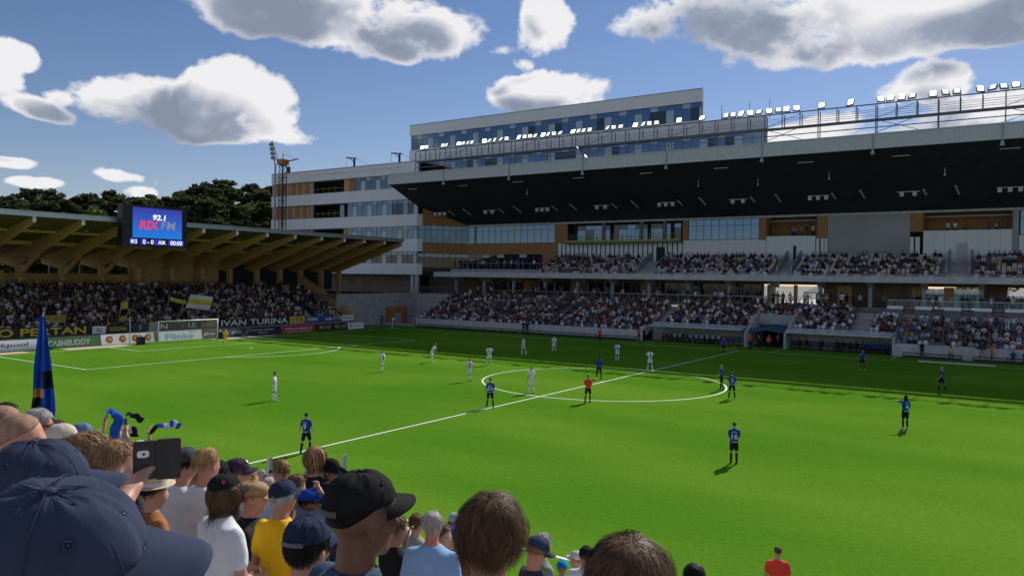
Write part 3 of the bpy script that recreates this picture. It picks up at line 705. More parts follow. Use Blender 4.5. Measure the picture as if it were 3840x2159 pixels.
TW = thing('tower_block', 'upper office block with white parapet and ribbon of blue windows above the stand roof', 'building', (-45, 68, 24))
TY = 62.3
def block(x0, x1, zs, seed, T):
    z_top, z_w1, z_w0, z_b = zs
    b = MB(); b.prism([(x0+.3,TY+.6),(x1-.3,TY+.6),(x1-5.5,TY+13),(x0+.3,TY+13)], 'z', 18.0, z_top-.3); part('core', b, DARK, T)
    b = MB(); b.prism([(x0,TY+.02),(x1,TY+.02),(x1-5.8,TY+13.4),(x0,TY+13.4)], 'z', z_top, z_top+.12); part('parapet_cap', b, GREYP, T)
    n = max(1, round((x1-x0)/9.5)); w = (x1-x0)/n
    for k in range(n):
        piece('white_panel', T, WHITE_P, x0+k*w+.012, x0+(k+1)*w-.012, TY, TY+.5, z_w1, z_w1+(z_top-z_w1)*.42); piece('white_panel', T, WHITE_P, x0+k*w+.012, x0+(k+1)*w-.012, TY+.06, TY+.5, z_w1+(z_top-z_w1)*.43, z_top)
        piece('white_panel', T, WHITE_P, x0+k*w+.012, x0+(k+1)*w-.012, TY, TY+.5, z_b, z_w0)
    b = MB(); b.prism([(x1-.25,TY+.51),(x1-.0,TY+.51),(x1-5.4,TY+13),(x1-5.7,TY+13)], 'z', z_b, z_top); part('white_side', b, WHITE_P, T); piece('white_side', T, WHITE_P, x0-.02, x0+.3, TY+.5, TY+13, z_b, z_top)
    rnd = random.Random(seed); ztr = z_w1-.75; x = x0+.35; k = 0; bb = MB()
    while x < x1-.3:
        w = min(1.36, x1-.2-x)
        if w < .2: break
        piece('pane', T, GLASS_L if k % 4 == 3 else (GLASS_B if rnd.random() < .8 else GLASS_D), x+.03, x+w-.03, TY+.3, TY+.34, z_w0+.03, ztr-.02)
        piece('pane', T, GLASS_L if k % 4 == 1 else GLASS_B, x+.03, x+w-.03, TY+.3, TY+.34, ztr+.02, z_w1-.03)
        bb.box(x-.03, x+.03, TY+.28, TY+.36, z_w0+.03, z_w1-.03); x += w; k += 1
    bb.box(x0, x1, TY+.285, TY+.355, ztr-.02, ztr+.02); part('window_frame', bb, FRAME, T)
block(-74.4, -15.0, (37.44, 35.45, 32.6, 30.95), 31, TW)
block(-74.3, -5.2, (30.94, 30.42, 28.2, 26.6), 32, TW)
piece('white_panel', TW, WHITE_P, -14.98, -5.2, TY, TY+.5, 30.97, 32.2)
b = MB(); b.prism([(-14.9,TY+.5),(-5.25,TY+.5),(-10.4,TY+12),(-18,TY+12)], 'z', 30.97, 32.1); part('lower_roof', b, GREYP, TW)
for x in (-12.6, -8.3, -3.6 - 1.7): piece('aerial', TW, BLACKM, x-.03, x+.03, TY+2, TY+2.06, 32.2, 35.0)

# ------------------------------------------------------------------ lighting gantry on the roof edge
GA = thing('lighting_gantry', 'steel walkway gantry with a row of lit floodlights along the main stand roof edge', 'gantry', (-8, 43.3, 24.8))
gx0, gx1, gy0, gy1 = -56.3, 46.0, 43.3, 44.4
b = MB(); b.box(gx0, gx1, gy0, gy1, 26.45, 26.6)
part('walkway', b, GANT, GA)
b = MB()
for y in (gy0, gy1):
    for z in (27.1, 27.6): b.box(gx0, gx1, y-.02, y+.02, z-.02, z+.02)
b.box(gx0, gx1, gy0-.06, gy0+.06, 28.18, 28.3); b.box(gx0, gx1, gy0-.05, gy0+.05, 25.55, 25.65)
part('rail', b, GANT, GA)
k = 0; x = gx0
while x < gx1:
    b = MB()
    for y in (gy0, gy1): b.box(x-.05, x+.05, y-.05, y+.05, 24.85 if k % 3 == 0 else 26.6, 28.2)
    part('post', b, GANT, GA)
    if k % 6 == 3:
        b = MB(); b.bar((x,gy0+.1,25.0),(x+4.3,gy0+.1,26.5),.06); b.bar((x,gy0+.1,26.5),(x+4.3,gy0+.1,25.0),.06); b.bar((x,gy0+.2,26.7),(x+4.3,gy0+.2,28.1),.05); part('brace', b, GANT, GA)
    x += 2.08; k += 1
b = MB(); b.bar((-26.2,43.1,26.5),(-24.6,43.0,24.8),.9,.08); part('stair', b, GANT, GA)
LENS = pm('lit_lamp_lens', (1,1,1), 0.3, 0.0, emit=(1.0,0.98,0.92), estr=5.0)
LENS2 = pm('lit_lamp_lens_soft', (1,1,1), 0.3, 0.0, emit=(0.85,0.95,0.9), estr=0.85)
lx = [-54.92,-54.01,-50.64,-49.92,-47.46,-46.6,-45.7,-44.9,-42.55,-41.58,-40.62,-39.45,-38.44,-36.23,-35.24,-34.27,-33.37,-32.01,-31.13,-30.2,-29.14,-27.05,-26.15,-25.32,-24.38,-21.6,-20.69,-19.61,-17.42,-16.26,-15.4,-14.38,-11.22,-8.11,-5.0,-4.08,-3.08,-1.95,-.87,.33,1.48,2.42,3.58,6.47,9.65,12.8,13.86,14.99,16.03,18.05,19.23,20.32,22.49,23.64,24.6,25.68,28,31,34]
hot = {0,4,8,13,17,21,28,32,33,36,37,39,41,42,43,44,45,46,47,49,52,55}
box_me = mesh_of(MB().box(-.34,.34,-.02,.2,-.36,.36), 'lamp_body', BLACKM)
def lens_mesh(mt): 
    q = MB()
    for z0, z1 in ((-.31,-.135),(-.085,.085),(.135,.31)): q.box(-.29,.29,-.05,-.021,z0,z1)
    return mesh_of(q, 'lens', mt)
l_hot, l_soft = lens_mesh(LENS), lens_mesh(LENS2)
yoke_me = mesh_of(MB().box(-.42,-.37,-.02,.1,-.45,.05).box(.37,.42,-.02,.1,-.45,.05).box(-.42,.42,-.02,.1,-.5,-.45), 'yoke', GALV)
rl = random.Random(5)
for i, x in enumerate(lx):
    o = link('floodlight', box_me, GA, Vector((x, gy0, 28.78)) - GA.location); o.rotation_euler = (R(-rl.choice((28,32,36,40))), 0, R(rl.uniform(-25,25)))
    link('lens', l_hot if i in hot else l_soft, o); link('yoke', yoke_me, o)

# ------------------------------------------------------------------ end stand (behind the goal)
ES = thing('end_stand', 'covered end stand with glulam timber beams and metal eave behind the goal', 'stand', (-62, 5, 0))
EY0, EY1 = -62.0, 40.3
EX_E, EZ_E = -56.0, 13.75          # eave
def ezr(x): return EZ_E - 0.205*(EX_E - x)
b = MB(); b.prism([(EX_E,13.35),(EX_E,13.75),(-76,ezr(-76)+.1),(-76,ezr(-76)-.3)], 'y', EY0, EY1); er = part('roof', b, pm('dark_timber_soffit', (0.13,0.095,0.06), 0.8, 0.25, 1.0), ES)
b = MB(); b.box(EX_E, EX_E+.08, EY0, EY1, 13.33, 13.78); b.box(EX_E-.3, EX_E+.18, EY0, EY1, 13.78, 13.86); part('metal_eave', b, pm('zinc_eave', (0.5,0.53,0.57), 0.35, 0.08, 2, metal=0.6), er)
beams = [-62+4.77*k for k in range(10)] + [-14.91,-10.09,-5.3,-0.5,4.27,9.03,13.69,18.37,23.12,27.5,31.6,36.0,40.0]
BEAM_ME = None
for yb_ in beams:
    b = MB()
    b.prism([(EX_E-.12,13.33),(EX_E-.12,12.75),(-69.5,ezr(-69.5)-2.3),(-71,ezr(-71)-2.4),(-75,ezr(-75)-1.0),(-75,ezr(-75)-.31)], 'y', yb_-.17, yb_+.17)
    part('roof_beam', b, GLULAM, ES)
    piece('beam_end', ES, WHITE_P, EX_E-.12, EX_E-.06, yb_-.17, yb_+.17, 12.78, 13.32)
    b = MB(); b.box(-70.6, -69.9, yb_-.28, yb_+.28, 4.6, ezr(-70)-2.2); part('timber_column', b, GLULAM, ES)
    b = MB(); b.bar((-69.9,yb_,7.4), (-65.8,yb_,ezr(-66)-1.75), .3, .5); 
    if yb_ < 0: part('knee_brace', b, GLULAM, ES)
b = MB(); b.box(-66.9, -66.6, EY0, EY1, ezr(-66.7)-.75, ezr(-66.7)-.3); b.box(-61.7,-61.5, EY0, EY1, ezr(-61.6)-.62, ezr(-61.6)-.32); part('purlin', b, GLULAM, ES)
b = MB(); b.box(-72.0, -71.8, EY0, -11, 4.5, 7.9); b.box(-72.0, -71.8, 4.0, 17.6, 4.5, 11); b.box(-72.0,-71.8, -11, 4, 4.5, 7.6); part('rear_wood_wall', b, PLY, ES)
b = MB(); b.box(-73.2, -73.0, 17, 41, 5.5, 10.6); part('rear_screen', b, pm('dark_green_screen', (0.02,0.035,0.035), 0.6, 0.2, 2), ES)
for yy in (-36,-21.5,-5.7,-2.0):
    b = MB(); b.box(-72.6,-72.5,yy-.05,yy+.05,4.5,8.9); b.box(-72.6,-72.0,yy-.05,yy+.05,8.8,8.9); part('wall_lamp', b, LAMPM, ES)
for k in range(9):
    yb_ = -50+10.0*k; b = MB(); b.bar((-59.5,yb_+2.2,ezr(-59.5)-.55),(-60.3,yb_+2.2,ezr(-60.3)-.55),.16,.1); part('soffit_light', b, LAMPM, ES)
E_X0, E_Z0, E_N, E_D, E_R = -58.6, 0.35, 15, 0.75, 0.335
poly = [(E_X0, 0)]
for i in range(E_N): poly += [(E_X0-i*E_D, E_Z0+i*E_R), (E_X0-(i+1)*E_D, E_Z0+i*E_R)]
poly += [(-73, E_Z0+(E_N-1)*E_R), (-73, 0)]
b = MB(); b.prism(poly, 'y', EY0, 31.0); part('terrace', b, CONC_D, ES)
b = MB(); b.prism([(-57.3,0),(-57.3,1.5),(-58.6,2.7),(-70,8.1),(-70,0)], 'y', 31.0, 31.3); part('flank_wall', b, PLY, ES)
b = MB(); b.box(-57.6, -57.4, EY0, 31.0, 0, 1.15); part('front_board', b, CONC_D, ES)

# scoreboard ------------------------------------------------------------------
SB = thing('scoreboard', 'black framed video scoreboard on the eave of the end stand', 'scoreboard', (-55.4, -2.2, 10.9))
sx = -54.6
b = MB(); b.box(-55.6, sx, -6.7, 1.0, 10.8, 15.3); part('cabinet', b, BLACKM, SB)
def screen_mat():
    mt = bpy.data.materials.new('screen_blue'); mt.use_nodes = True; nt = mt.node_tree; N = nt.nodes; L = nt.links; bs = N['Principled BSDF']
    tc = N.new('ShaderNodeTexCoord'); sp = N.new('ShaderNodeSeparateXYZ'); L.new(tc.outputs['Generated'], sp.inputs[0])
    rp = N.new('ShaderNodeValToRGB'); L.new(sp.outputs[2], rp.inputs[0]); rp.color_ramp.elements[0].color = (0.012,0.16,0.60,1); rp.color_ramp.elements[1].color = (0.03,0.035,0.30,1)
    bs.inputs['Base Color'].default_value = (0.005,0.005,0.01,1); L.new(rp.outputs[0], bs.inputs['Emission Color']); bs.inputs['Emission Strength'].default_value = 0.95; mt.cycles.emission_sampling = 'NONE'; return mt
SCR = screen_mat()
def emis(name, c, s=1.0): return pm(name, (0.01,0.01,0.01), 0.5, 0, emit=c, estr=s)
E_W, E_R_, E_G, E_B = emis('led_white', (.9,.9,1.0), 1.0), emis('led_red', (.85,.02,.05)), emis('led_grey', (.18,.17,.30)), emis('led_navy', (0.015,0.03,0.42), .8)
scr = part('screen', MB().box(sx, sx+.03, -5.55, .35, 11.72, 15.05), SCR, SB)
ex, ez = (0,1,0), (0,0,1)
lettering('92.1', (sx+.035, -2.45, 14.05), ex, ez, .62, E_W, scr, 1.55, shear=.12, bold=.03)
lettering('RIX', (sx+.04, -3.65, 13.15), ex, ez, .98, E_R_, scr, 2.25, shear=.12, bold=.018)
lettering('FM', (sx+.04, -1.35, 13.2), ex, ez, .93, E_G, scr, 1.8, shear=.12, bold=.018)
for a, c in ((-5.85,-5.0),(-4.65,-3.9),(-3.0,-2.1),(-1.35,.6)): part('score_field', MB().box(sx, sx+.02, a, c, 10.95, 11.62), E_B, SB)
for t, y, h in (('IKS',-5.4,.42),('0 - 0',-3.75,.5),('AIK',-2.1,.42),('00:00',-.35,.5)): lettering(t, (sx+.04, y, 11.28), ex, ez, h, E_W, SB, bold=.015)

# ------------------------------------------------------------------ crane and floodlight mast behind the end stand
def lattice(mb, x, y, z0, z1, w, step=1.1):
    c = [(-w,-w),(w,-w),(w,w),(-w,w)]
    for q in c: mb.bar((x+q[0],y+q[1],z0),(x+q[0],y+q[1],z1),.1)
    z = z0; i = 0
    while z < z1-.01:
        zz = min(z1, z+step)
        for k in range(4):
            a, d = c[k], c[(k+1)%4]; mb.bar((x+a[0],y+a[1],z),(x+d[0],y+d[1],zz),.06) if i % 2 else mb.bar((x+d[0],y+d[1],z),(x+a[0],y+a[1],zz),.06)
            mb.bar((x+a[0],y+a[1],zz),(x+d[0],y+d[1],zz),.06)
        z = zz; i += 1
CRN = thing('tower_crane', 'slim dark lattice tower crane with orange cab standing before the office wing', 'crane', (-92, 46, 0))
b = MB(); lattice(b, -92, 46, 0, 28.9, .5); part('mast', b, pm('dark_rust_steel', (0.03,0.025,0.025), 0.7, 0.3, 2), CRN)
b = MB(); b.box(-92.8,-91.2,45.2,46.8,28.9,29.9); part('cab', b, pm('orange_cab', (0.45,0.16,0.02), 0.5, 0.1, 2), CRN)
b = MB(); b.bar((-93,46,29.3),(-87.6,46,29.7),.18); b.bar((-92,46,29.9),(-92,46,31),.12); b.bar((-92,46,31),(-88.2,46,29.75),.05); part('jib', b, pm('red_jib', (0.25,0.03,0.02), 0.5, 0.1, 2), CRN)
b = MB(); b.bar((-90.3,46,29.4),(-90.3,46,27.9),.04); b.box(-90.55,-90.05,45.8,46.2,27.3,28.4); part('hook_block', b, BLACKM, CRN)
FM_ = thing('floodlight_mast', 'tall old floodlight mast with leaning lamp frame behind the tower crane', 'mast', (-97, 48, 0))
b = MB(); b.bar((-96.6,48,0),(-96.6,48,29.5),.25); part('pole', b, GREYP, FM_)
b = MB(); b.bar((-96.6,48,29),(-97.9,48,34.2),.14); b.bar((-95.4,48,29.5),(-97.5,48,34.2),.14)
for k in range(5): b.bar((-96.6-.26*k,48,29.3+k),(-95.5-.42*k,48,29.8+k),.08)
part('lamp_frame', b, BLACKM, FM_)
for k in range(8): piece('lamp', FM_, GREYP, -97.9-.2*(k%2)-.2*(k//2)+.5, -97.3-.2*(k%2)-.2*(k//2)+.5, 47.7, 48.2, 30.6+.9*(k//2), 31.2+.9*(k//2))
# ------------------------------------------------------------------ wooded hill behind the end stand
hv, hf = [], []
nx, ny = 24, 40
def hill_h(x, y):
    t = max(0.0, min(1.0, (-96-x)/55.0)); t = t*t*(3-2*t)
    return t*(6.0+0.115*(y-15)) + 1.2*mnoise.noise(Vector((x*.03, y*.03, 1.7)))*t
for i in range(nx+1):
    for j in range(ny+1):
        x = -90-i*7.0; y = -60+j*7.0; hv.append((x, y, max(-.02, hill_h(x, y))))
for i in range(nx):
    for j in range(ny): hf.append((i*(ny+1)+j, i*(ny+1)+j+1, (i+1)*(ny+1)+j+1, (i+1)*(ny+1)+j))
struct('hill', MB().add(hv, hf), pm('forest_floor', (0.045,0.06,0.02), 0.95, 0.4, 0.2), True)
def leaf_mat(name, a, c):
    mt = bpy.data.materials.new(name); mt.use_nodes = True; nt = mt.node_tree; N = nt.nodes; L = nt.links; bs = N['Principled BSDF']
    bs.inputs['Roughness'].default_value = .9; bs.inputs['Specular IOR Level'].default_value = .0
    ge = N.new('ShaderNodeNewGeometry'); oi = N.new('ShaderNodeObjectInfo'); ad = N.new('ShaderNodeMath'); ad.operation = 'MULTIPLY_ADD'
    L.new(ge.outputs['Random Per Island'], ad.inputs[0]); ad.inputs[1].default_value = .6; mu = N.new('ShaderNodeMath'); mu.operation = 'MULTIPLY'; L.new(oi.outputs['Random'], mu.inputs[0]); mu.inputs[1].default_value = .4; L.new(mu.outputs[0], ad.inputs[2])
    rp = N.new('ShaderNodeValToRGB'); L.new(ad.outputs[0], rp.inputs[0]); rp.color_ramp.elements[0].color = (*a,1); rp.color_ramp.elements[1].color = (*c,1); L.new(rp.outputs[0], bs.inputs['Base Color'])
    tr = N.new('ShaderNodeBsdfTranslucent'); L.new(rp.outputs[0], tr.inputs[0]); mx = N.new('ShaderNodeMixShader'); mx.inputs[0].default_value = .45; L.new(bs.outputs[0], mx.inputs[1]); L.new(tr.outputs[0], mx.inputs[2]); L.new(mx.outputs[0], N['Material Output'].inputs[0]); return mt
PINE = leaf_mat('pine_needles', (0.034,0.050,0.022), (0.11,0.13,0.055)); LEAF = leaf_mat('broad_leaves', (0.07,0.10,0.03), (0.22,0.26,0.08))
BARK = pm('pine_bark', (0.16,0.085,0.045), 0.9, 0.3, 3, 0.4, 12)
def tree_mesh(kind, seed):
    r = random.Random(seed); cr = MB(); H = 16.0
    clumps = []
    if kind == 'pine':
        for k in range(62):
            t = r.random()**.9; z = H*(.16+.8*t); rad = (4.3*(1-t)**.5+.6)*r.uniform(.3,1.0); a = r.uniform(0,6.28)
            clumps.append((rad*math.cos(a), rad*math.sin(a), z, r.uniform(.7,1.5)*(1.15-.4*t), .5))
    else:
        for k in range(48):
            t = r.random(); z = H*(.1+.78*t); rad = 4.0*math.sin(math.pi*(.15+.8*t))*r.uniform(.4,1.0); a = r.uniform(0,6.28)
            clumps.append((rad*math.cos(a), rad*math.sin(a), z, r.uniform(.9,1.7), .85))
    for cx, cy, cz, cr_, fl in clumps:
        for q in range(58):
            d = Vector((r.gauss(0,1), r.gauss(0,1), r.gauss(0,1))).normalized()*cr_*r.random()**.4
            p = Vector((cx+d.x, cy+d.y, cz+d.z*fl)); s = r.uniform(.2,.42)
            u = Vector((r.gauss(0,1), r.gauss(0,1), r.gauss(0,.6))).normalized()*s; v = u.cross(Vector((r.gauss(0,1), r.gauss(0,1), r.gauss(0,1)))).normalized()*s*.7
            cr.add([p-u, p+v, p+u, p-v], [(0,1,2,3)])
    tr = MB(); tr.tube([(0,0,-1),(.1,.05,H*.4),(0,.1,H*.93)], [.28,.2,.04], 7)
    for cx, cy, cz, q, _ in clumps[:12]: tr.tube([(0,0,cz-.9),(cx*.85,cy*.85,cz)], [.09,.025], 5)
    return mesh_of(tr, 'trunk', BARK, True), mesh_of(cr, 'crown', PINE if kind == 'pine' else LEAF, fix=False)
TM = {('pine',k): tree_mesh('pine', 40+k) for k in range(5)}; TM.update({('leaf',k): tree_mesh('leaf', 60+k) for k in range(3)})
sky_pts = [(-30,17),(0,19),(21.4,23.2),(24.4,24.6),(30,26.2),(37.5,25.4),(42,26.8),(49.5,27.4),(56.6,27.0),(60.8,28.2),(67.5,30.6),(72.7,32.7),(79.5,32.8),(90,34.5),(110,35),(140,36),(200,36)]
def skyline(y): return float(np.interp(y, [q[0] for q in sky_pts], [q[1] for q in sky_pts]))
rt = random.Random(9); ti = 0
rows = [(-150, 1.0, 'back'), (-141, .93, 'middle'), (-132, .84, 'front')]
for rx, fr, rn in rows:
    y = 6.0 if rn != 'front' else 2.0; idx = 0
    while y < 150:
        yy = y+rt.uniform(-.8,.8); xx = rx+rt.uniform(-2.5,2.5)
        # same sight line as the row at x = -150
        k = (xx-26.6)/(-150-26.6); ys = -52.8+(yy+52.8)/k
        if yy*1 > -60 and not (rn == 'front' and yy > 95):
            gz = hill_h(xx, yy)-.3; top = 7.8+(skyline(ys)-7.8)*k*(fr+rt.uniform(-.07,.035)); h = max(7.0, top-gz)
            kind = 'leaf' if (rn == 'front' and rt.random() < .55) else 'pine'
            tm, cm = TM[(kind, rt.randrange(5 if kind == 'pine' else 3))]
            t = thing('pine_tree' if kind == 'pine' else 'broadleaf_tree', '%s in the %s row of the wooded hill, %s from the left' % ('dark pine' if kind == 'pine' else 'paler broadleaf tree', rn, ordn(idx)), 'tree', (xx, yy, gz), 'trees on the wooded hill', rt.uniform(0,6.28))
            s = h/16.0; t.scale = (s*rt.uniform(1.0,1.45), s*rt.uniform(1.0,1.45), s)
            link('trunk', tm, t); link('crown', cm, t); idx += 1
        y += rt.uniform(3.6,5.4)

# ------------------------------------------------------------------ street level seen through the concourse openings
b = MB(); b.box(-10, 70, 60, 130, 0, 4.2); struct('street_terrace', b, pm('pale_paving', (0.42,0.41,0.39), 0.9, 0.1, 0.5))
TENTW = pm('white_tent', (0.75,0.75,0.76), 0.6, 0.05, 2); TURQ = pm('turquoise_plastic', (0.05,0.30,0.32), 0.5, 0.1, 2)
for i, (x, y) in enumerate(((1.0,72),(5.2,74),(27,70))):
    t = thing('party_tent', 'white pitched tent seen through the concourse gap, %s from the left' % ordn(i), 'tent', (x,y,4.2), 'tents behind the stand')
    b = MB(); b.add([(x-2,y-2,6.4),(x+2,y-2,6.4),(x+2,y+2,6.4),(x-2,y+2,6.4),(x,y,7.7)], [(0,1,4),(1,2,4),(2,3,4),(3,0,4)]); b.box(x-2,x+2,y-2.03,y-2.0,6.1,6.4); part('canopy', b, TENTW, t)
    for q in ((-2,-2),(2,-2),(2,2),(-2,2)): part('pole', MB().box(x+q[0]-.05,x+q[0]+.05,y+q[1]-.05,y+q[1]+.05,4.2,6.4), GREYP, t)
for i in range(7):
    x, y = 15.6+i*1.55, 73
    t = thing('portable_toilet', 'turquoise portable toilet with white roof behind the stand, %s in the row' % ordn(i), 'toilet', (x,y,4.2), 'portable toilets behind the stand')
    part('cabin', MB().box(x-.58,x+.58,y-.58,y+.58,4.25,6.35), TURQ, t); part('door', MB().box(x-.35,x+.35,y-.62,y-.585,4.4,6.2), pm('pale_turquoise', (0.15,0.42,0.43)), t)
    q = MB(); q.tube([(x-.62,y,6.35),(x-.3,y,6.6),(x+.3,y,6.6),(x+.62,y,6.35)], [(.1,.62),(.2,.6),(.2,.6),(.1,.62)], 10); part('roof', q, TENTW, t)
g = thing('site_fence', 'green screened site fence far behind the portable toilets', 'fence', (20,82,4.2))
for i in range(16): part('fence_panel', MB().box(-2+i*2.9, .8+i*2.9, 82, 82.06, 4.3, 6.3), pm('green_screen', (0.03,0.09,0.07), 0.7, 0.15, 1), g)
for i, x in enumerate((0, 9, 19, 26, 33)):
    tm, cm = TM[('leaf', i % 3)]; t = thing('broadleaf_tree', 'leafy street tree behind the main stand, %s from the left' % ordn(i), 'tree', (x, 92+2*(i % 2), 4.2), 'street trees'); t.scale = (.6,.6,.55); link('trunk', tm, t); link('crown', cm, t)

# ------------------------------------------------------------------ people: figure builder
FOLDS = bpy.data.textures.new('folds', 'CLOUDS'); FOLDS.noise_scale = 0.11
def remesh(o, voxel, smooth=4, folds=0.0):
    m = o.modifiers.new('remesh', 'REMESH'); m.mode = 'VOXEL'; m.voxel_size = voxel; m.use_smooth_shade = True
    s = o.modifiers.new('smooth', 'SMOOTH'); s.factor = .5; s.iterations = smooth
    if folds:
        d = o.modifiers.new('folds', 'DISPLACE'); d.texture = FOLDS; d.strength = folds; d.mid_level = .5; d.texture_coords = 'LOCAL'
def cloth(name, col, var=.14): return pm(name, col, 0.85, var, 5, 0.18, 90, spec=0.2)
def skin_mat(tone):
    c = {'fair': (0.50,0.27,0.19), 'pink': (0.52,0.24,0.17), 'tan': (0.36,0.18,0.11), 'dark': (0.055,0.03,0.02), 'brown': (0.17,0.08,0.05)}[tone]
    m = pm('skin_'+tone, c, 0.5, 0.14, 9, 0.06, 60, spec=0.35)
    bs = m.node_tree.nodes['Principled BSDF']; bs.inputs['Subsurface Weight'].default_value = 0.08; bs.inputs['Subsurface Radius'].default_value = (.02,.008,.004); return m
def hair_mat(c): return pm('hair_%d_%d_%d' % tuple(int(q*999) for q in c), c, 0.7, 0.3, 30, spec=0.15, stretch=(1,1,.2))
HC = {'brown': (0.105,0.058,0.030), 'dark': (0.018,0.013,0.010), 'black': (0.008,0.007,0.007), 'blond': (0.34,0.21,0.09), 'grey': (0.36,0.34,0.32), 'stubble': (0.30,0.18,0.125), 'ginger': (0.22,0.085,0.03), 'light': (0.23,0.135,0.065)}
SK_C = Vector((0,-.012,.03)); SK_R = (.077,.098,.09)
def scalp(az, ph, off=0.0, c=SK_C, r=SK_R):
    s = math.sin(ph); return c + Vector(((r[0]+off)*s*math.sin(az), (r[1]+off)*s*math.cos(az), (r[2]+off)*math.cos(ph)))
def hairline(az, back=118, front=58, side=86):
    a = abs((az+math.pi) % (2*math.pi) - math.pi)/math.pi
    return R(front + (side-front)*min(1, a/.45)) if a < .45 else R(side + (back-side)*min(1, (a-.45)/.3))
def head_mb(mb, M, ears=True, n=14):
    q = MB()
    q.ellipsoid(SK_C, SK_R, n+2, n); q.ellipsoid((0,.022,-.045), (.058,.068,.072), n, n-3); q.ellipsoid((0,.062,-.098), (.03,.026,.022), 10, 7)
    q.ellipsoid((0,.08,.012), (.055,.018,.014), 10, 7)                                   # brow
    q.capsule((0,.088,.0), (0,.108,-.032), .010, .015, 8); q.ellipsoid((0,.086,-.066), (.024,.012,.012), 10, 7)  # nose, mouth
    for s in (-1,1): q.ellipsoid((s*.045,.062,-.03), (.02,.024,.02), 8, 6)               # cheeks
    if ears:
        for s in (-1,1): q.ellipsoid((s*.083,-.012,-.012), (.010,.019,.033), 10, 8, rot=Matrix.Rotation(R(18)*s, 3, 'Z') @ Matrix.Rotation(R(-12), 3, 'X'))
    mb.add([M @ Vector(v) for v in q.v], q.f)
def shell_mb(mb, M, off, line, nu=40, nv=14, c=SK_C, r=SK_R, noise=0.0, seed=0, edge=.0015):
    rings = []
    for j in range(nv+1):
        t = j/nv; ring = []
        for i in range(nu):
            az = 2*math.pi*i/nu; ph = max(.001, t*line(az)); o = edge + (off-edge)*(1-t**7)
            if noise: o += noise*mnoise.noise(Vector((math.sin(az)*3+seed, math.cos(az)*3, t*4)))
            ring.append(M @ scalp(az, ph, o, c, r))
        rings.append(ring)
    inner = [[M @ scalp(2*math.pi*i/nu, line(2*math.pi*i/nu)*.985, -.006, c, r) for i in range(nu)]]
    mb.loft(rings+inner, caps=False)
def strands_mb(mb, M, n, line, length, seed, w=.0035, lift=.012, curl=.012, whorl=(math.pi, .35), over=.0, segs=6, clump=0.0, cols=None, tmin=0.0):
    """tapered hair ribbons running from the whorl over the scalp, then falling"""
    r = random.Random(seed); q0 = Vector(scalp(whorl[0], whorl[1])) - SK_C
    wd = q0.normalized()
    for k in range(n):
        az = r.uniform(0, 2*math.pi); ph = math.acos(1-r.random()*(1-math.cos(line(az)))) if tmin == 0 else line(az)*r.uniform(tmin, 1.0)
        fly = r.random() < .025; dq = Vector((math.sin(ph)*math.sin(az), math.sin(ph)*math.cos(az), math.cos(ph))); p = scalp(az, ph, lift*(r.uniform(.3,1.0)+.55*mnoise.noise(dq*2.6+Vector((seed*1.3,2,5)))) + (.006 if fly else 0)); pts = []
        d0 = (p-SK_C).normalized(); tang = (d0 - wd*d0.dot(wd)); tang = tang.normalized() if tang.length > 1e-4 else Vector((0,-1,0))
        side = d0.cross(tang).normalized(); ca = mnoise.noise(d0*3.2+Vector((seed,0,0)))*.95 + r.gauss(0,.13)
        dirv = (tang*math.cos(ca) + side*math.sin(ca)).normalized(); Ls = length*r.uniform(.65,1.15); st = Ls/segs; bend = r.gauss(0, curl*(2.5 if fly else 1))
        for s in range(segs+1):
            pts.append(p.copy())
            nrm = (p-SK_C); e = Vector((nrm.x/SK_R[0]**2, nrm.y/SK_R[1]**2, nrm.z/SK_R[2]**2)).normalized()
            dirv = dirv + Vector((0,0,-.55 if p.z < SK_C.z+.045 else -.18)) + side*bend*8
            if p.z > SK_C.z-.11: dirv = dirv - e*min(0, dirv.dot(e)) - e*max(0, dirv.dot(e))*.75 - e*.04
            if s > segs*.6 and lift > .02: dirv = dirv + Vector((e.x,e.y,0))*(.25+.5*mnoise.noise(d0*5.0+Vector((seed,9,0))))
            dirv.normalize(); p = p + dirv*st
        ww = w*r.uniform(.6,1.4); vs = []
        for s, pp in enumerate(pts):
            nrm = (pp-SK_C).normalized(); dd = (pts[min(s+1,segs)]-pts[max(s-1,0)]).normalized(); sd = dd.cross(nrm).normalized()*ww*(1-.85*(s/segs)**1.5)*.5
            o = nrm*(.0008*r.random()); vs += [M @ (pp-sd+o), M @ (pp+sd+o)]
        mb.add(vs, [(2*s,2*s+1,2*s+3,2*s+2) for s in range(segs)])
        if cols is not None: t = max(.45, 1.05+.9*mnoise.noise(d0*6.0+Vector((seed,0,7)))+r.gauss(0,.28)); cols.extend([t]*len(vs))
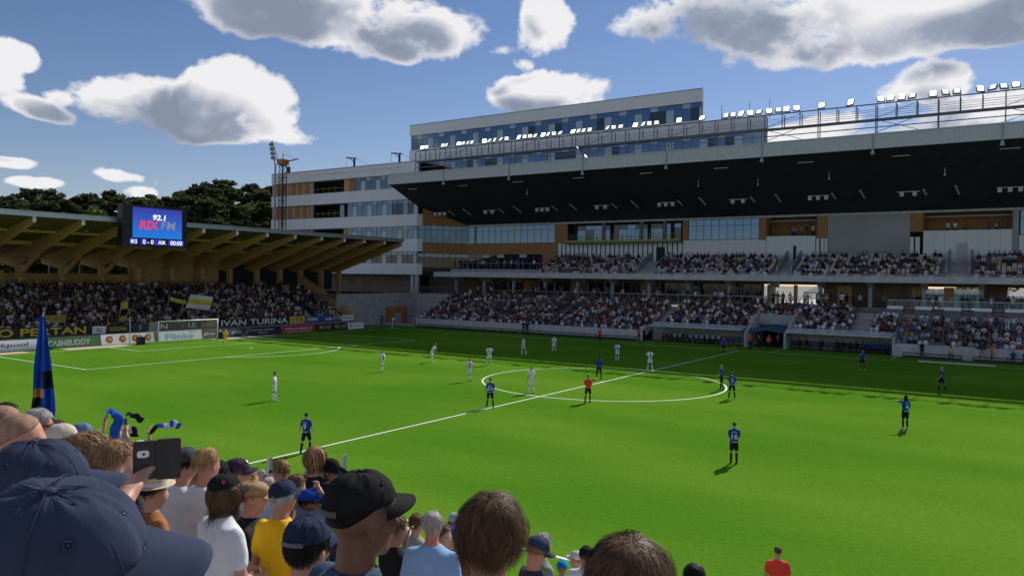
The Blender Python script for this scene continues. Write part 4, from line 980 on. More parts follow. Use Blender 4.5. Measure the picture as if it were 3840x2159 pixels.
def hair_part(root, M, color, style, seed=1, density=1.0, near=False, capped=False):
    hm = hair_mat(HC[color])
    if style == 'none': return
    long = style == 'long'
    line = (lambda az: hairline(az, 112, 52, 84)) if style != 'buzz' else (lambda az: hairline(az, 112, 50, 82))
    if style == 'buzz':
        b = MB(); shell_mb(b, M, .0035, line, 28, 10); return part_local('hair', b, hm, root, True)
    b = MB(); shell_mb(b, M, .006 if capped else {'short': .010, 'mid': .018, 'long': .014}[style], (lambda az: line(az)*.95), 32, 12, noise=.007, seed=seed); o = part_local('hair', b, hm, root, True)
    c = MB(); cols = []
    n = int((2200 if near is True else 620 if near else 220)*density); wsc = .0015 if near is True else (.0038 if near else .008)
    strands_mb(c, M, n, lambda az: line(az)*.93, {'short': .06, 'mid': .105, 'long': .36}[style], seed, w=wsc*(1.0 if not long else 1.4), lift=.006 if capped else (.014 if style != 'mid' else .032), tmin=.74 if capped else 0.0, curl=.012 if style != 'mid' else .022, segs=5 if style == 'short' else (7 if style == 'mid' else 9), cols=cols)
    me = mesh_of(c, 'hair_strands', hair_attr(color), False, fix=False)
    at = me.color_attributes.new('Col', 'FLOAT_COLOR', 'POINT'); base = HC[color]
    buf = np.ones((len(cols),4), np.float32); buf[:,:3] = np.array(cols)[:,None]*np.array(base)[None,:]; at.data.foreach_set('color', buf.ravel())
    link('hair_strands', me, o)
    return o
def hair_attr(color): return attr_mat('hair_strand_fibre', 0.55, 0.18)
def part_local(name, mb, mats, parent, smooth=False, fix=True): return link(name, mesh_of(mb, name, mats, smooth, fix), parent)
# ---- hats
CAP_C, CAP_R = Vector((0,-.012,.038)), (.088,.109,.098)
def cap_line(az):
    a = abs((az+math.pi) % (2*math.pi) - math.pi)/math.pi
    return R(80 + 14*a)
def cap(root, M, mat_crown, mat_brim=None, brim=.075, droop=.02, near=False, opening=None, badge=None, strap=None, seams=True):
    mat_brim = mat_brim or mat_crown
    b = MB(); nu, nv = (72, 18) if near else (36, 9); rings = []
    for j in range(nv+1):
        t = j/nv; ring = []
        for i in range(nu):
            az = 2*math.pi*i/nu; ph = max(.001, t*cap_line(az)); s = abs(math.sin(3*az))
            o = -.0028*(1-s)**6*min(1, t*3) + .004*math.sin(math.pi*min(1,t*1.05))
            o += .0045*mnoise.noise(Vector((math.sin(az)*2.2, math.cos(az)*2.2, t*3+CAPSEED[0]))) + .0022*mnoise.noise(Vector((math.sin(az)*6, math.cos(az)*6, t*9+CAPSEED[0])))
            if math.cos(az) > .3: o += .007*(math.cos(az)-.3)*math.sin(math.pi*t*.9)
            ring.append(M @ scalp(az, ph, o, CAP_C, CAP_R))
        rings.append(ring)
    rings.append([M @ scalp(2*math.pi*i/nu, cap_line(2*math.pi*i/nu), -.006, CAP_C, CAP_R) for i in range(nu)])
    CAPSEED[0] += 3.7
    b.loft(rings, caps=False); o = part_local('cap_crown', b, mat_crown, root, True)
    q = MB(); q.ellipsoid(M @ (CAP_C+Vector((0,0,CAP_R[2]+.002))), (.0085,.0085,.0055), 10, 6); part_local('cap_button', q, mat_crown, o, True)
    if near:
        for az in (R(30), R(90), R(150), R(-30), R(-90), R(-150)):
            q = MB(); pts = [M @ scalp(az+R(0), R(78)*t/10, .0048, CAP_C, CAP_R) for t in range(1,11)]; 
            for dz in (-.02,.02): 
                pp = [M @ scalp(az+dz*min(1, 4.0/(t+.5))*.55, R(80)*t/12, .0062, CAP_C, CAP_R) for t in range(1,13)]; q.tube(pp, .0007, 5)
            part_local('cap_seam', q, mat_crown, o, True)
            e = scalp(az+R(30), R(47), .0058, CAP_C, CAP_R); nn = (e-CAP_C).normalized(); uu = nn.cross(Vector((0,0,1))).normalized(); ww = nn.cross(uu)
            q = MB(); pts = [M @ (e+uu*.0052*math.cos(a)+ww*.0052*math.sin(a)) for a in [2*math.pi*k/12 for k in range(13)]]; q.tube(pts, .0016, 6, caps=False); part_local('cap_eyelet', q, mat_crown, o, True)
            q = MB(); q.ellipsoid(M @ (e-nn*.001), (.003,.003,.003), 8, 6); part_local('eyelet_hole', q, BLACKM, o, True)
    b = MB(); na, nb = 25, 7; top = []
    for s in range(nb+1):
        u = s/nb; row = []
        for k in range(na+1):
            a = -1+2*k/na; az = a*R(66); root_p = scalp(az, cap_line(az)*.985, .001, CAP_C, CAP_R)
            Lb = brim*max(0.0, 1-abs(a)**2.6)**.5
            tip = Vector((root_p.x*(1+.06*u), root_p.y+Lb*u, root_p.z - droop*a*a*(.5+.9*u) - .014*u))
            row.append(M @ tip)
        top.append(row)
    lowr = [[p - (M.to_3x3() @ Vector((0,0,.0028))) for p in row] for row in top]
    V = [p for row in top for p in row] + [p for row in lowr for p in row]; W = na+1; Nn = W*(nb+1); fs = []
    for s in range(nb):
        for k in range(na):
            fs.append((s*W+k, s*W+k+1, (s+1)*W+k+1, (s+1)*W+k)); fs.append((Nn+s*W+k, Nn+(s+1)*W+k, Nn+(s+1)*W+k+1, Nn+s*W+k+1))
    for k in range(na): fs.append((nb*W+k, nb*W+k+1, Nn+nb*W+k+1, Nn+nb*W+k))
    b.add(V, fs); part_local('cap_brim', b, mat_brim, o, True)
    if opening is not None:
        q = MB(); vs = [M @ scalp(math.pi+R(26)*math.cos(a), cap_line(math.pi)*.985-R(30)*math.sin(a)*1.0, .0055, CAP_C, CAP_R) for a in [math.pi*k/12 for k in range(13)]]; q.add(vs+[M @ scalp(math.pi, cap_line(math.pi)*.985, .0055, CAP_C, CAP_R)], [(13,k,k+1) for k in range(12)]); part_local('cap_opening', q, opening, o)
    if strap is not None:
        q = MB(); pr = []
        for dz in (.0,.017):
            pr.append([M @ (scalp(math.pi+a, cap_line(math.pi)*.985, .0075, CAP_C, CAP_R)+Vector((0,0,dz-.002))) for a in [R(-34+68*k/14) for k in range(15)]])
        q.loft(pr, caps=False, closed=False); part_local('cap_strap', q, strap, o)
    if badge is not None:
        az, ph, mt, sz = badge
        e = scalp(az, ph, .0125, CAP_C, CAP_R); nn = (e-CAP_C).normalized(); uu = Vector((0,0,1)).cross(nn).normalized(); ww = nn.cross(uu); q = MB()
        q.add([M @ (e+uu*x*sz+ww*z*sz) for x, z in ((-.8,1),(.8,1),(.8,-.2),(0,-1),(-.8,-.2))], [(0,1,2,3,4)]); part_local('cap_badge', q, mt, o)
    return o
CAPSEED = [0.0]
# ---- torso profile: (height / H, half width, half depth, y shift)
TORSO = [(.50,.165,.112,0),(.56,.16,.108,0),(.62,.152,.102,.005),(.68,.165,.108,.005),(.735,.182,.115,0),(.775,.186,.112,-.006),(.805,.176,.098,-.014),(.828,.13,.08,-.018),(.845,.082,.066,-.016),(.858,.066,.06,-.012)]
def torso_mb(mb, H, k=1.0, lean=0.0, z0=.50, n=20, add=0.0, bulk=1.0):
    rings = []; sc = H/1.78
    for h, w, d, ys in TORSO:
        if h < z0-1e-6: continue
        z = h*H; yo = ys*sc + lean*(h-.5)*H; ring = []
        for i in range(n):
            t = 2*math.pi*i/n; cx, sy = math.cos(t), math.sin(t); e = .8
            ring.append((math.copysign(abs(cx)**e, cx)*(w*k*sc*bulk+add), yo+math.copysign(abs(sy)**e, sy)*(d*k*sc*bulk+add), z - lean*lean*.3*(h-.5)*H))
        rings.append(ring)
    mb.loft(rings)
def arm_pts(H, side, pose, lean=0.0):
    s = side; sc = H/1.78; sh = Vector((s*.185*sc, -.01+lean*.3*H, .80*H))
    P = {'down': ((.06,-.02,-.29),(.03,.10,-.25)), 'front': ((.05,.02,-.28),(-.10,.2,-.06)), 'hips': ((.16,-.09,-.22),(-.10,.12,-.17)),
         'cross': ((.04,.06,-.28),(-.22,.16,.03)), 'up': ((.06,.08,.26),(.0,.02,.27)), 'face': ((.02,.2,-.16),(-.10,.02,.27)), 'point': ((.27,.0,.05),(.25,.02,.04)),
         'phone': ((.05,.21,-.10),(-.02,.13,.22)), 'shade': ((.12,.2,.03),(-.13,-.03,.18)), 'walk_b': ((.05,-.13,-.26),(.03,.06,-.25)), 'walk_f': ((.04,.06,-.28),(.0,.16,-.19)),
         'knees': ((.04,.12,-.26),(-.03,.06,-.25)), 'clap': ((.05,.13,-.25),(-.16,.2,.10))}[pose]
    e = sh + Vector((s*P[0][0], P[0][1], P[0][2]))*sc; w = e + Vector((s*P[1][0], P[1][1], P[1][2]))*sc
    return sh, e, w
def hand_mb(mb, w, d, nrm, sc=1.0, fingers=True, curl=.5, side=1):
    """palm, four fingers and thumb; d = pointing direction, nrm = back of the hand"""
    d = d.normalized(); nrm = (nrm - d*nrm.dot(d)).normalized(); x = d.cross(nrm)*side
    for o in (-.024,-.008,.008,.024): mb.capsule(w+x*o*sc*.8, w+d*.085*sc+x*o*sc, .015*sc, .0125*sc, 8)
    if not fingers: mb.capsule(w+d*.08*sc, w+d*.15*sc-nrm*.05*sc, .03*sc, .02*sc, 8); return
    for o, L in ((-.03,.066),(-.010,.078),(.010,.074),(.028,.058)):
        a = w+d*.088*sc+x*o*sc; c = curl; dd = (d*math.cos(c)-nrm*math.sin(c)); b_ = a+dd*L*.5*sc; de = (d*math.cos(2.1*c)-nrm*math.sin(2.1*c)); e = b_+de*L*.5*sc
        mb.capsule(a, b_, .0095*sc, .009*sc, 8); mb.capsule(b_, e, .009*sc, .0075*sc, 8)
    t0 = w+d*.025*sc-x*.03*sc; t1 = t0+(d*.6-x*.7-nrm*.3).normalized()*.042*sc; t2 = t1+(d*.95-x*.15-nrm*.35).normalized()*.034*sc
    mb.capsule(t0, t1, .013*sc, .0105*sc, 8); mb.capsule(t1, t2, .0105*sc, .009*sc, 8)
def head_matrix(H, lean=0.0, tilt=0.0, turn=0.0, roll_=0.0, hs=1.0):
    M = Matrix.Translation((0, .012+lean*.42*H*1.05, .935*H - abs(lean)*.06*H)) @ Matrix.Rotation(turn, 4, 'Z') @ Matrix.Rotation(tilt, 4, 'X') @ Matrix.Rotation(roll_, 4, 'Y')
    return M @ Matrix.Scale(hs*(H/1.78)**.5, 4)
def legs_pts(H, pose):
    sc = H/1.78; out = []
    for s in (-1,1):
        hip = Vector((s*.09*sc, 0, .52*H)); P = {'stand': ((.02,.02),(.03,.0)), 'wide': ((.06,.03),(.11,.0)), 'walk': ((.01,.16*s),(.02,.19*s-.09)), 'knees': ((.05,.10),(.08,.02)), 'step': ((.04,.09*s),(.07,.13*s-.04))}[pose]
        k = Vector((s*(.09+P[0][0])*sc, P[0][1]*sc, .285*H)); a = Vector((s*(.09+P[1][0])*sc, P[1][1]*sc, .045*H))
        out.append((s, hip, k, a))
    return out
def figure(root, H, tone, arms=('down','down'), legs='stand', lean=0.0, tilt=0.0, turn=0.0, roll_=0.0, voxel=.02, shirt=None, sleeve=.62, shorts=None, trousers=None, socks=None, boots=None, fingers=False, hs=1.0, bulk=1.0, folds=.008, with_legs=True, palms=None, neckline=0.0):
    sk = skin_mat(tone); HM = head_matrix(H, lean, tilt, turn, roll_, hs); sc = H/1.78
    b = MB(); head_mb(b, HM)
    nb = Vector((0, -.012+lean*.34*H, .825*H)); b.capsule(nb, HM @ Vector((0,-.018,-.05)), .062*sc, .054*sc, 12)
    torso_mb(b, H, .92, lean, bulk=bulk)
    hands = []
    for s, ps in zip((-1,1), arms):
        sh, e, w = arm_pts(H, s, ps, lean); b.capsule(sh, e, .05*sc, .041*sc); b.capsule(e, w, .041*sc, .027*sc)
        d = (w-e); nrm = Vector((s*.8, -.5, .2)); hand_mb(b, w, d, nrm, sc, fingers, .5, s); hands.append((e, w))
    for s, hip, k, a in (legs_pts(H, legs) if with_legs and trousers is None else []):
        b.capsule(hip, k, .08*sc, .055*sc); b.capsule(k, a, .055*sc, .036*sc); b.capsule(a, a+Vector((0,.13*sc,-.03*sc)), .036*sc, .028*sc)
    body = part_local('body', b, sk, root, True); remesh(body, voxel, 3)
    if shirt is not None:
        b = MB(); torso_mb(b, H, 1.06, lean, bulk=bulk, add=.004)
        for s, ps in zip((-1,1), arms):
            sh, e, w = arm_pts(H, s, ps, lean)
            if sleeve <= 1: q = sh + (e-sh)*sleeve; b.capsule(sh, q, .064*sc, .062*sc)
            else: b.capsule(sh, e, .064*sc, .054*sc); b.capsule(e, e+(w-e)*(sleeve-1), .054*sc, .04*sc)
        o = part_local('shirt', b, shirt, root, True); remesh(o, voxel*1.1, 4, folds)
    if with_legs:
        L = legs_pts(H, legs)
        if shorts is not None or trousers is not None:
            b = MB(); b.ellipsoid((0,0,.515*H), (.168*sc*bulk,.115*sc*bulk,.09*sc), 14, 9)
            for s, hip, k, a in L:
                if trousers is not None: b.capsule(hip, k, .092*sc, .068*sc); b.capsule(k, a, .068*sc, .05*sc)
                else: b.capsule(hip, hip+(k-hip)*.72, .098*sc, .092*sc)
            o = part_local('trousers' if trousers is not None else 'shorts', b, trousers or shorts, root, True); remesh(o, max(voxel,.034 if trousers is not None else .022)*1.1, 3)
        for s, hip, k, a in L:
            if socks is not None:
                b = MB(); b.capsule(k+(a-k)*.2, a, .058*sc, .043*sc); part_local('sock', b, socks, root, True)
            if boots is not None:
                b = MB(); b.capsule(a+Vector((0,-.03,-.02))*sc, a+Vector((0,.15,-.045))*sc, .045*sc, .036*sc); part_local('boot', b, boots, root, True)
    return HM, hands
def face_dir(phi):                              # phi: 0 looks straight away from the camera position, 90 to the right
    f = Vector((-math.sin(yaw), math.cos(yaw), 0)); r = Vector((math.cos(yaw), math.sin(yaw), 0)); d = f*math.cos(R(phi)) + r*math.sin(R(phi))
    return math.atan2(d.y, d.x) - math.pi/2
def finalize():
    """turn every modifier stack into plain mesh data"""
    dg = bpy.context.evaluated_depsgraph_get(); todo = [o for o in bpy.data.objects if o.type == 'MESH' and len(o.modifiers)]
    new = [(o, bpy.data.meshes.new_from_object(o.evaluated_get(dg))) for o in todo]
    for o, me in new:
        o.modifiers.clear(); old = o.data; o.data = me; me.polygons.foreach_set('use_smooth', [True]*len(me.polygons))
        if not me.materials:
            for m in old.materials: me.materials.append(m)
        if old.users == 0: bpy.data.meshes.remove(old)

# ------------------------------------------------------------------ goal, boards, banners
NETM = pm('goal_net', (0.7,0.7,0.7), 0.7, 0.05, 5); WHT = pm('white_gloss_paint', (0.8,0.8,0.8), 0.35, 0.03, 4)
g = thing('goal', 'white football goal with net in front of the end stand', 'goal', (-52.5, 0, 0))
for s in (-1,1): part('post', MB().tube([(-52.5,s*3.72,0),(-52.5,s*3.72,2.5)], .06, 10), WHT, g, True)
part('crossbar', MB().tube([(-52.5,-3.78,2.5),(-52.5,3.78,2.5)], .06, 10), WHT, g, True)
for s in (-1,1): part('net_frame', MB().tube([(-52.5,s*3.72,2.48),(-54.2,s*3.72,2.35),(-54.6,s*3.72,0)], .025, 6), GALV, g)
b = MB()
def strand(p, q): b.bar(p, q, .012)
for k in range(38):
    y = -3.7+k*.2; strand((-52.5,y,2.46),(-54.2,y,2.33)); strand((-54.2,y,2.33),(-54.6,y,.02))
for k in range(8): strand((-52.6-k*.2,-3.7,2.45-k*.016),(-52.6-k*.2,3.7,2.45-k*.016))
for k in range(12): strand((-54.2-.033*k,-3.7,2.33-k*.2),(-54.2-.033*k,3.7,2.33-k*.2))
for s in (-1,1):
    for k in range(9): strand((-52.6-k*.21,s*3.7,0),(-52.6-k*.21,s*3.7,2.42))
    for k in range(11): strand((-52.5,s*3.7,.2+k*.2),(-54.4,s*3.7,.2+k*.2))
part('net', b, NETM, g)
def board(name, label, x, y0, y1, h, col, texts, cat='board', z0=.02, group='advertising boards behind the goal line', t=.06):
    T = thing(name, label, cat, (x, (y0+y1)/2, 0), group)
    tl = .24 if cat == 'board' else 0.0; ct, st = math.cos(tl), math.sin(tl); up_ = Vector((-st,0,ct)); nr = Vector((ct,0,st))
    def bp(y, u, o): return Vector((x,y,z0)) + up_*u + nr*o
    q = MB(); q.add([bp(y0+.02,0,-t),bp(y1-.02,0,-t),bp(y1-.02,0,0),bp(y0+.02,0,0),bp(y0+.02,h,-t),bp(y1-.02,h,-t),bp(y1-.02,h,0),bp(y0+.02,h,0)], [(0,3,2,1),(4,5,6,7),(0,1,5,4),(1,2,6,5),(2,3,7,6),(3,0,4,7)])
    part('panel' if cat == 'board' else 'cloth', q, col, T)
    if cat == 'board':
        for yy in (y0+.3, y1-.3): part('foot', MB().bar((x-.75,yy,.0),(x-.28,yy,z0+h*.7),.05), BLACKM, T)
    for tx in texts:
        txt, fy, fz, hh, mt = tx[:5]; w = tx[5] if len(tx) > 5 else None; sh = tx[6] if len(tx) > 6 else 0; bd = tx[7] if len(tx) > 7 else .015
        lettering(txt, bp(y0+(y1-y0)*fy, h*fz, .006 if len(T.children) < 5 else .009), ex, up_, hh, mt, T, w, sh, bd)
    return T
def flat(n, c): return pm('print_'+n, c, 0.5, 0.06, 3)
VW, VN, VG, VK, VR, VY, VB, VSB = flat('white',(.72,.73,.75)), flat('navy',(.02,.03,.12)), flat('green',(.05,.14,.04)), flat('black',(.015,.015,.017)), flat('red',(.36,.035,.05)), flat('yellow',(.70,.48,.04)), flat('blue',(.05,.09,.30)), flat('pale_blue',(.22,.45,.62))
VGN = flat('slate_navy',(.035,.045,.075)); VPY = flat('pale_yellow',(.62,.58,.30))
board('advertising_board', 'white advertising board with navy lettering at the far left edge', -55.5, -27.0, -14.1, 1.08, VW, [('folkpool', .745, .5, .52, VN, 3.6, .1)])
board('advertising_board', 'green advertising board with white outlined lettering left of the goal', -55.5, -14.05, -8.42, 1.12, VG, [('CASHBUDDY', .43, .45, .56, VW, 4.3, .12, .035), ('CASHBUDDY', .43, .45, .46, VG, 4.1, .12, -.0)])
T = board('advertising_board', 'white advertising board with four round red and yellow logos left of the goal', -55.5, -8.38, -2.3, 1.15, VW, [])
for k in range(4):
    yc = -7.45+k*1.47; U_, N_, O_ = Vector((-.2377,0,.9713)), Vector((.9713,0,.2377)), Vector((-55.5,0,.02)); lp = lambda y, u, o: O_+U_*u+N_*o+Vector((0,y,0))
    q = MB(); q.add([lp(yc-.55,.55,.006),lp(yc+.42,1.02,.006),lp(yc+.2,.12,.006)], [(0,1,2)]); part('logo_fan', q, VY, T)
    q = MB(); q.tube([lp(yc,.58,.004),lp(yc,.58,.014)], .38, 20); part('logo_disc', q, VR, T); lettering('Aj', lp(yc,.57,.02), ex, U_, .46, VY, T, None, .1, .03)
board('advertising_board', 'crumpled white board with pale blue lettering right behind the goal', -55.5, -1.8, 3.82, 1.14, VW, [('Flinks', .47, .42, .68, VSB, 3.6, .0, .03), ('JÄRN', .78, .86, .18, VR, .9)])
board('advertising_board', 'slate advertising board with three pale yellow words by the right goalpost', -55.5, 3.86, 9.73, 1.08, VGN, [('gibon', .16, .5, .5, VPY, 1.5), ('gibon', .5, .5, .5, VPY, 1.5), ('gibon', .82, .5, .5, VPY, 1.5)])
board('advertising_board', 'black advertising board with thin white capitals right of the goal', -55.5, 9.77, 15.7, 1.0, VK, [('ELITE HOTEL ACADEMIA', .5, .66, .16, VW, 3.6), ('UPPSALA', .5, .28, .16, VW, 1.5)])
board('advertising_board', 'red advertising board with white capitals right of the goal', -55.5, 15.74, 21.67, .98, VR, [('VAKSALA MÅLERI AB', .5, .6, .3, VW, 4.6), ('018-12 07 www.vaksalamaleri.se', .5, .18, .12, VW, 4.2)])
board('advertising_board', 'black advertising board with yellow letters twice beside the white one', -55.5, 21.71, 27.84, .95, VK, [('YRC', .18, .52, .5, VY, 1.1), ('rental', .37, .6, .26, VW, 1.0), ('YRC', .66, .52, .5, VY, 1.1), ('rental', .86, .6, .26, VW, 1.0), ('••••', .39, .22, .08, VY, .7), ('••••', .88, .22, .08, VY, .7)])
board('advertising_board', 'small white advertising board with round navy mark nearest the corner flag', -55.5, 27.88, 31.1, .93, VW, [('Projektor', .63, .48, .28, VN, 1.6), ('D', .2, .5, .5, VN, .55, .1, .03)])
bx = -57.36
board('banner', 'black banner with tall yellow capitals hung along the end stand front, far left', bx, -18.6, -8.5, .95, VK, [('O PERTAN', .52, .5, .78, VY, 8.6, 0, .02)], 'banner', 1.15, 'supporter banners on the end stand front', .03)
board('banner', 'small red and white banner beside the yellow lettered one', bx, -8.4, -6.9, .8, VW, [('N', .5, .45, .5, VR)], 'banner', 1.15, 'supporter banners on the end stand front', .03)
board('banner', 'dark banner with yellow writing left of the goal', bx, -6.8, -4.2, .85, VK, [('SOLNA', .5, .5, .45, VY, 2.0)], 'banner', 1.15, 'supporter banners on the end stand front', .03)
board('banner', 'dark navy banner with a pale curved letter left of the goal', bx, -4.1, -1.2, .85, VGN, [('S', .4, .5, .6, flat('grey',(.4,.4,.42)))], 'banner', 1.15, 'supporter banners on the end stand front', .03)
board('banner', 'black and white banner with a red rose seen through the goal net', bx, -1.1, 4.6, .85, VK, [('IN', .16, .5, .6, VW, 1.2), ('●', .62, .5, .5, VR, .6), ('UL', .85, .5, .6, VW, 1.2)], 'banner', 1.15, 'supporter banners on the end stand front', .03)
board('banner', 'yellow banner cluster with gold letters beside the right goalpost', bx, 4.7, 7.2, .85, VK, [('GNAGET', .5, .5, .6, VY, 2.1)], 'banner', 1.15, 'supporter banners on the end stand front', .03)
board('banner', 'long black banner with big white capitals right of the goal', bx, 7.4, 18.6, .95, VK, [('IVAN TURINA', .5, .5, .74, VW, 10.6, .03, .02)], 'banner', 1.15, 'supporter banners on the end stand front', .03)
board('banner', 'bright yellow banner with black letters above the red board', bx, 18.65, 21.3, .95, VY, [('U F K', .5, .5, .62, VK, 2.1)], 'banner', 1.15, 'supporter banners on the end stand front', .03)
board('banner', 'blue banner with white lower-case letters above the black board', bx, 21.35, 26.7, .92, VB, [('wasa', .25, .5, .42, VW, 1.9), ('web', .82, .5, .5, VW, 1.3)], 'banner', 1.15, 'supporter banners on the end stand front', .03)
board('banner', 'small white banner with blue letters at the right end of the end stand', bx, 28.3, 30.8, .85, VW, [('Projektor', .5, .5, .3, VN, 1.9)], 'banner', 1.15, 'supporter banners on the end stand front', .03)
for nm, (x0,x1,y0,y1), c, lb in (('mat1',(-54.6,-53.0,-24,-16.6),(.62,.42,.30),'pale orange printed mat on the turf at the far left edge'),('mat2',(-54.7,-53.0,-13.0,-6.0),(.62,.42,.40),'pink and white printed mat on the turf below the green board'),('mat3',(-54.7,-53.1,4.2,13.0),(.62,.55,.55),'pale printed mat on the turf right of the goal')):
    tag(part('printed_mat', MB().box(x0,x1,y0,y1,.006,.012), pm('mat_'+nm, c, .8, .12, .8), None), lb, 'mat', 'printed mats beside the goal')
cf_ = thing('corner_flag', 'pale corner flag pole at the far left corner of the pitch', 'flag', (-52.5,34,0)); part('pole', MB().tube([(-52.5,34,0),(-52.5,34,1.6)], .03, 8), WHT, cf_); part('pennant', MB().box(-52.5,-52.1,33.99,34.01,1.2,1.58), VW, cf_)
def substitution_board(x, y, lb):
    t = thing('equipment_bin', lb, 'bin', (x,y,0), 'black ball bins by the goal'); part('bin_body', MB().box(x-.3,x+.3,y-.35,y+.35,.01,.85), VK, t); q = MB(); q.ellipsoid((x,y,.98), (.13,.13,.13), 10, 8); part('ball', q, flat('lime',(.55,.65,.1)), t, True)
substitution_board(-53.6, -5.1, 'black ball bin with lime ball left of the goal'); substitution_board(-53.6, 4.9, 'black ball bin with lime ball right of the goal')
t = thing('fence_pole', 'thin grey net pole between the logo boards', 'pole', (-54.9,-6.0,0)); part('pole', MB().tube([(-54.9,-5.6,0),(-54.9,-5.6,3.0)], .05, 8), GREYP, t)
# benches (board racks) along the far wall
def rack(x0, x1, y, lb):
    t = thing('board_rack', lb, 'rack', ((x0+x1)/2, y, 0), 'low black board racks by the wall'); n = int((x1-x0)/2.9)
    part('top_bar', MB().box(x0,x1,y-.3,y+.15,.48,.56), BLACKM, t); part('lower_bar', MB().box(x0,x1,y-.35,y-.25,.08,.3), BLACKM, t)
    for k in range(n+1):
        xx = x0+(x1-x0)*k/n; part('leg', MB().bar((xx,y-.3,.0),(xx,y+.1,.5),.06), BLACKM, t)
rack(-51.5,-32.6,38.7,'long low black board rack at the left end of the far wall'); rack(-32.2,-14.6,38.6,'long low black board rack left of the photographer'); rack(16.2,21.6,38.4,'short low black board rack right of the blue dugout'); rack(22.6,40,38.5,'low black board rack behind the television camera')
tag(part('white_beam', MB().box(18.0,24.6,34.6,34.75,.01,.1).box(20.2,20.9,34.59,34.76,.011,.101), [VW], None), 'long low white and red beam lying on the turf at right', 'beam')

# ------------------------------------------------------------------ players and officials
K_BLUE, K_BLK, K_WHT, K_RED, K_YEL = cloth('kit_blue',(.015,.055,.33)), cloth('kit_black',(.014,.014,.018)), cloth('kit_white',(.74,.75,.80),.05), cloth('kit_red',(.80,.06,.05)), cloth('kit_yellow',(.72,.52,.03))
K_STRIPE = cloth('kit_stripe_black',(.012,.012,.03)); V_ORG = cloth('vest_orange',(.80,.13,.03)); V_REDV = cloth('vest_red',(.70,.05,.04)); K_GREY = cloth('cloth_grey',(.18,.18,.2)); K_NAVY = cloth('cloth_navy',(.02,.03,.08)); V_LIME = cloth('vest_lime',(.35,.7,.05))
B_W, B_B, B_O, B_T, B_L = flat('boot_white',(.7,.7,.72)), flat('boot_black',(.02,.02,.02)), flat('boot_orange',(.75,.16,.05)), flat('boot_teal',(.03,.3,.4)), flat('boot_lime',(.5,.65,.1))
NUM = flat('shirt_print',(.75,.76,.8))
def player(x, y, phi, H, kit, tone, label, arms=('down','down'), legs='stand', lean=0.0, number=None, hair='dark', style='short', boots=B_B, tilt=0.0, turn=0.0, cat='player', group='footballers on the pitch', z=0.0, long_legs=False):
    t = thing('person', label, cat, (x,y,z), group, face_dir(phi))
    sh, so, sk, nsl = {'blue': (K_BLUE,K_BLK,K_BLK,.6), 'white': (K_WHT,K_WHT,K_WHT,.6), 'ref': (K_RED,K_BLK,K_BLK,.6), 'gk': (K_YEL,K_YEL,K_YEL,1.7), 'steward': (V_REDV,K_BLK,None,.5), 'orange': (V_ORG,K_NAVY,None,.5), 'dark': (K_NAVY,K_NAVY,None,.7), 'black': (K_BLK,K_BLK,None,.7), 'grey': (K_GREY,K_NAVY,None,.7)}[kit]
    tr = so if kit in ('steward','orange','dark','black','grey') else None
    HM, hands = figure(t, H, tone, arms, legs, lean, tilt, turn, voxel=.026, shirt=sh, sleeve=nsl, shorts=None if tr else so, trousers=tr, socks=sk, boots=boots, fingers=False, folds=.012)
    if style == 'long': b = MB(); b.ellipsoid(HM @ Vector((0,-.03,-.02)), (.1,.085,.17), 12, 9); part_local('hair', b, hair_mat(HC[hair]), t, True)
    elif style != 'none':
        b = MB(); shell_mb(b, HM, .014 if style == 'short' else .004, lambda az: hairline(az,110,52,82), 20, 8); part_local('hair', b, hair_mat(HC[hair]), t, True)
    if kit == 'white' and 110 < phi < 250:
        b = MB(); b.box(-.035,.035,.10+lean*.3,.135+lean*.45,.56*H,.80*H); o = part_local('shirt_stripe', b, K_STRIPE, t)
    if kit in ('blue',) :
        for s in (-1,1):
            pass
    if number:
        c = Vector((0,-.135,.70*H)); q = MB()
        cu_parent = t
        def loc_text(txt, cz, h, w=None):
            cu = bpy.data.curves.new('n','FONT'); cu.body = txt; cu.offset = .02; tt = bpy.data.objects.new('n',cu); m0 = tt.to_mesh(); co = np.array([v.co[:] for v in m0.vertices]); fs = [tuple(p.vertices) for p in m0.polygons]; tt.to_mesh_clear(); bpy.data.objects.remove(tt)
            lo, hi = co.min(0), co.max(0); s = h/(hi[1]-lo[1]); sx = s if w is None else w/(hi[0]-lo[0])
            vs = [((p[0]-(lo[0]+hi[0])/2)*sx, -.142-lean*.1, cz+(p[1]-lo[1])*s) for p in co]; me = bpy.data.meshes.new('shirt_number'); me.from_pydata(vs, [], fs); me.materials.append(NUM); link('shirt_number', me, t)
        loc_text(number, .605*H, .235); loc_text('UPPSALA', .765*H, .045, .24)
        part_local('hem_print', MB().box(-.14,.14,-.137,-.132,.535*H,.548*H), NUM, t)
    return t
P_ = player
P_(-47.18,.91,150,1.82,'gk','fair','goalkeeper in all yellow standing in front of the goal',('down','front'))
P_(-12.09,-21.04,85,1.78,'white','fair','player in white looking down, nearest white player at left',('down','front'),'step',0,None,'dark',boots=B_W,tilt=R(-25))
P_(.38,-29.51,15,1.76,'blue','fair','player in blue number 9 walking along the halfway line at left',('walk_b','walk_f'),'walk',0,'9',boots=B_T)
P_(-16.97,-6.14,130,1.78,'white','fair','player in white with orange boots left of the circle',('front','down'),'step',0,None,'light','buzz',boots=B_O)
P_(-18.65,2.21,105,1.8,'white','fair','player in white bending forward with hands on thighs',('knees','knees'),'knees',.45,None,'light','buzz',boots=B_W)
P_(-8.13,-6.07,160,1.78,'white','tan','player in white stepping forward just left of the circle',('down','walk_f'),'step',0,None,'brown',boots=B_B)
P_(-13.11,3.58,185,1.8,'white','dark','dark-skinned player in white with hands on hips left of the circle',('hips','hips'),'wide',0,None,'black','buzz')
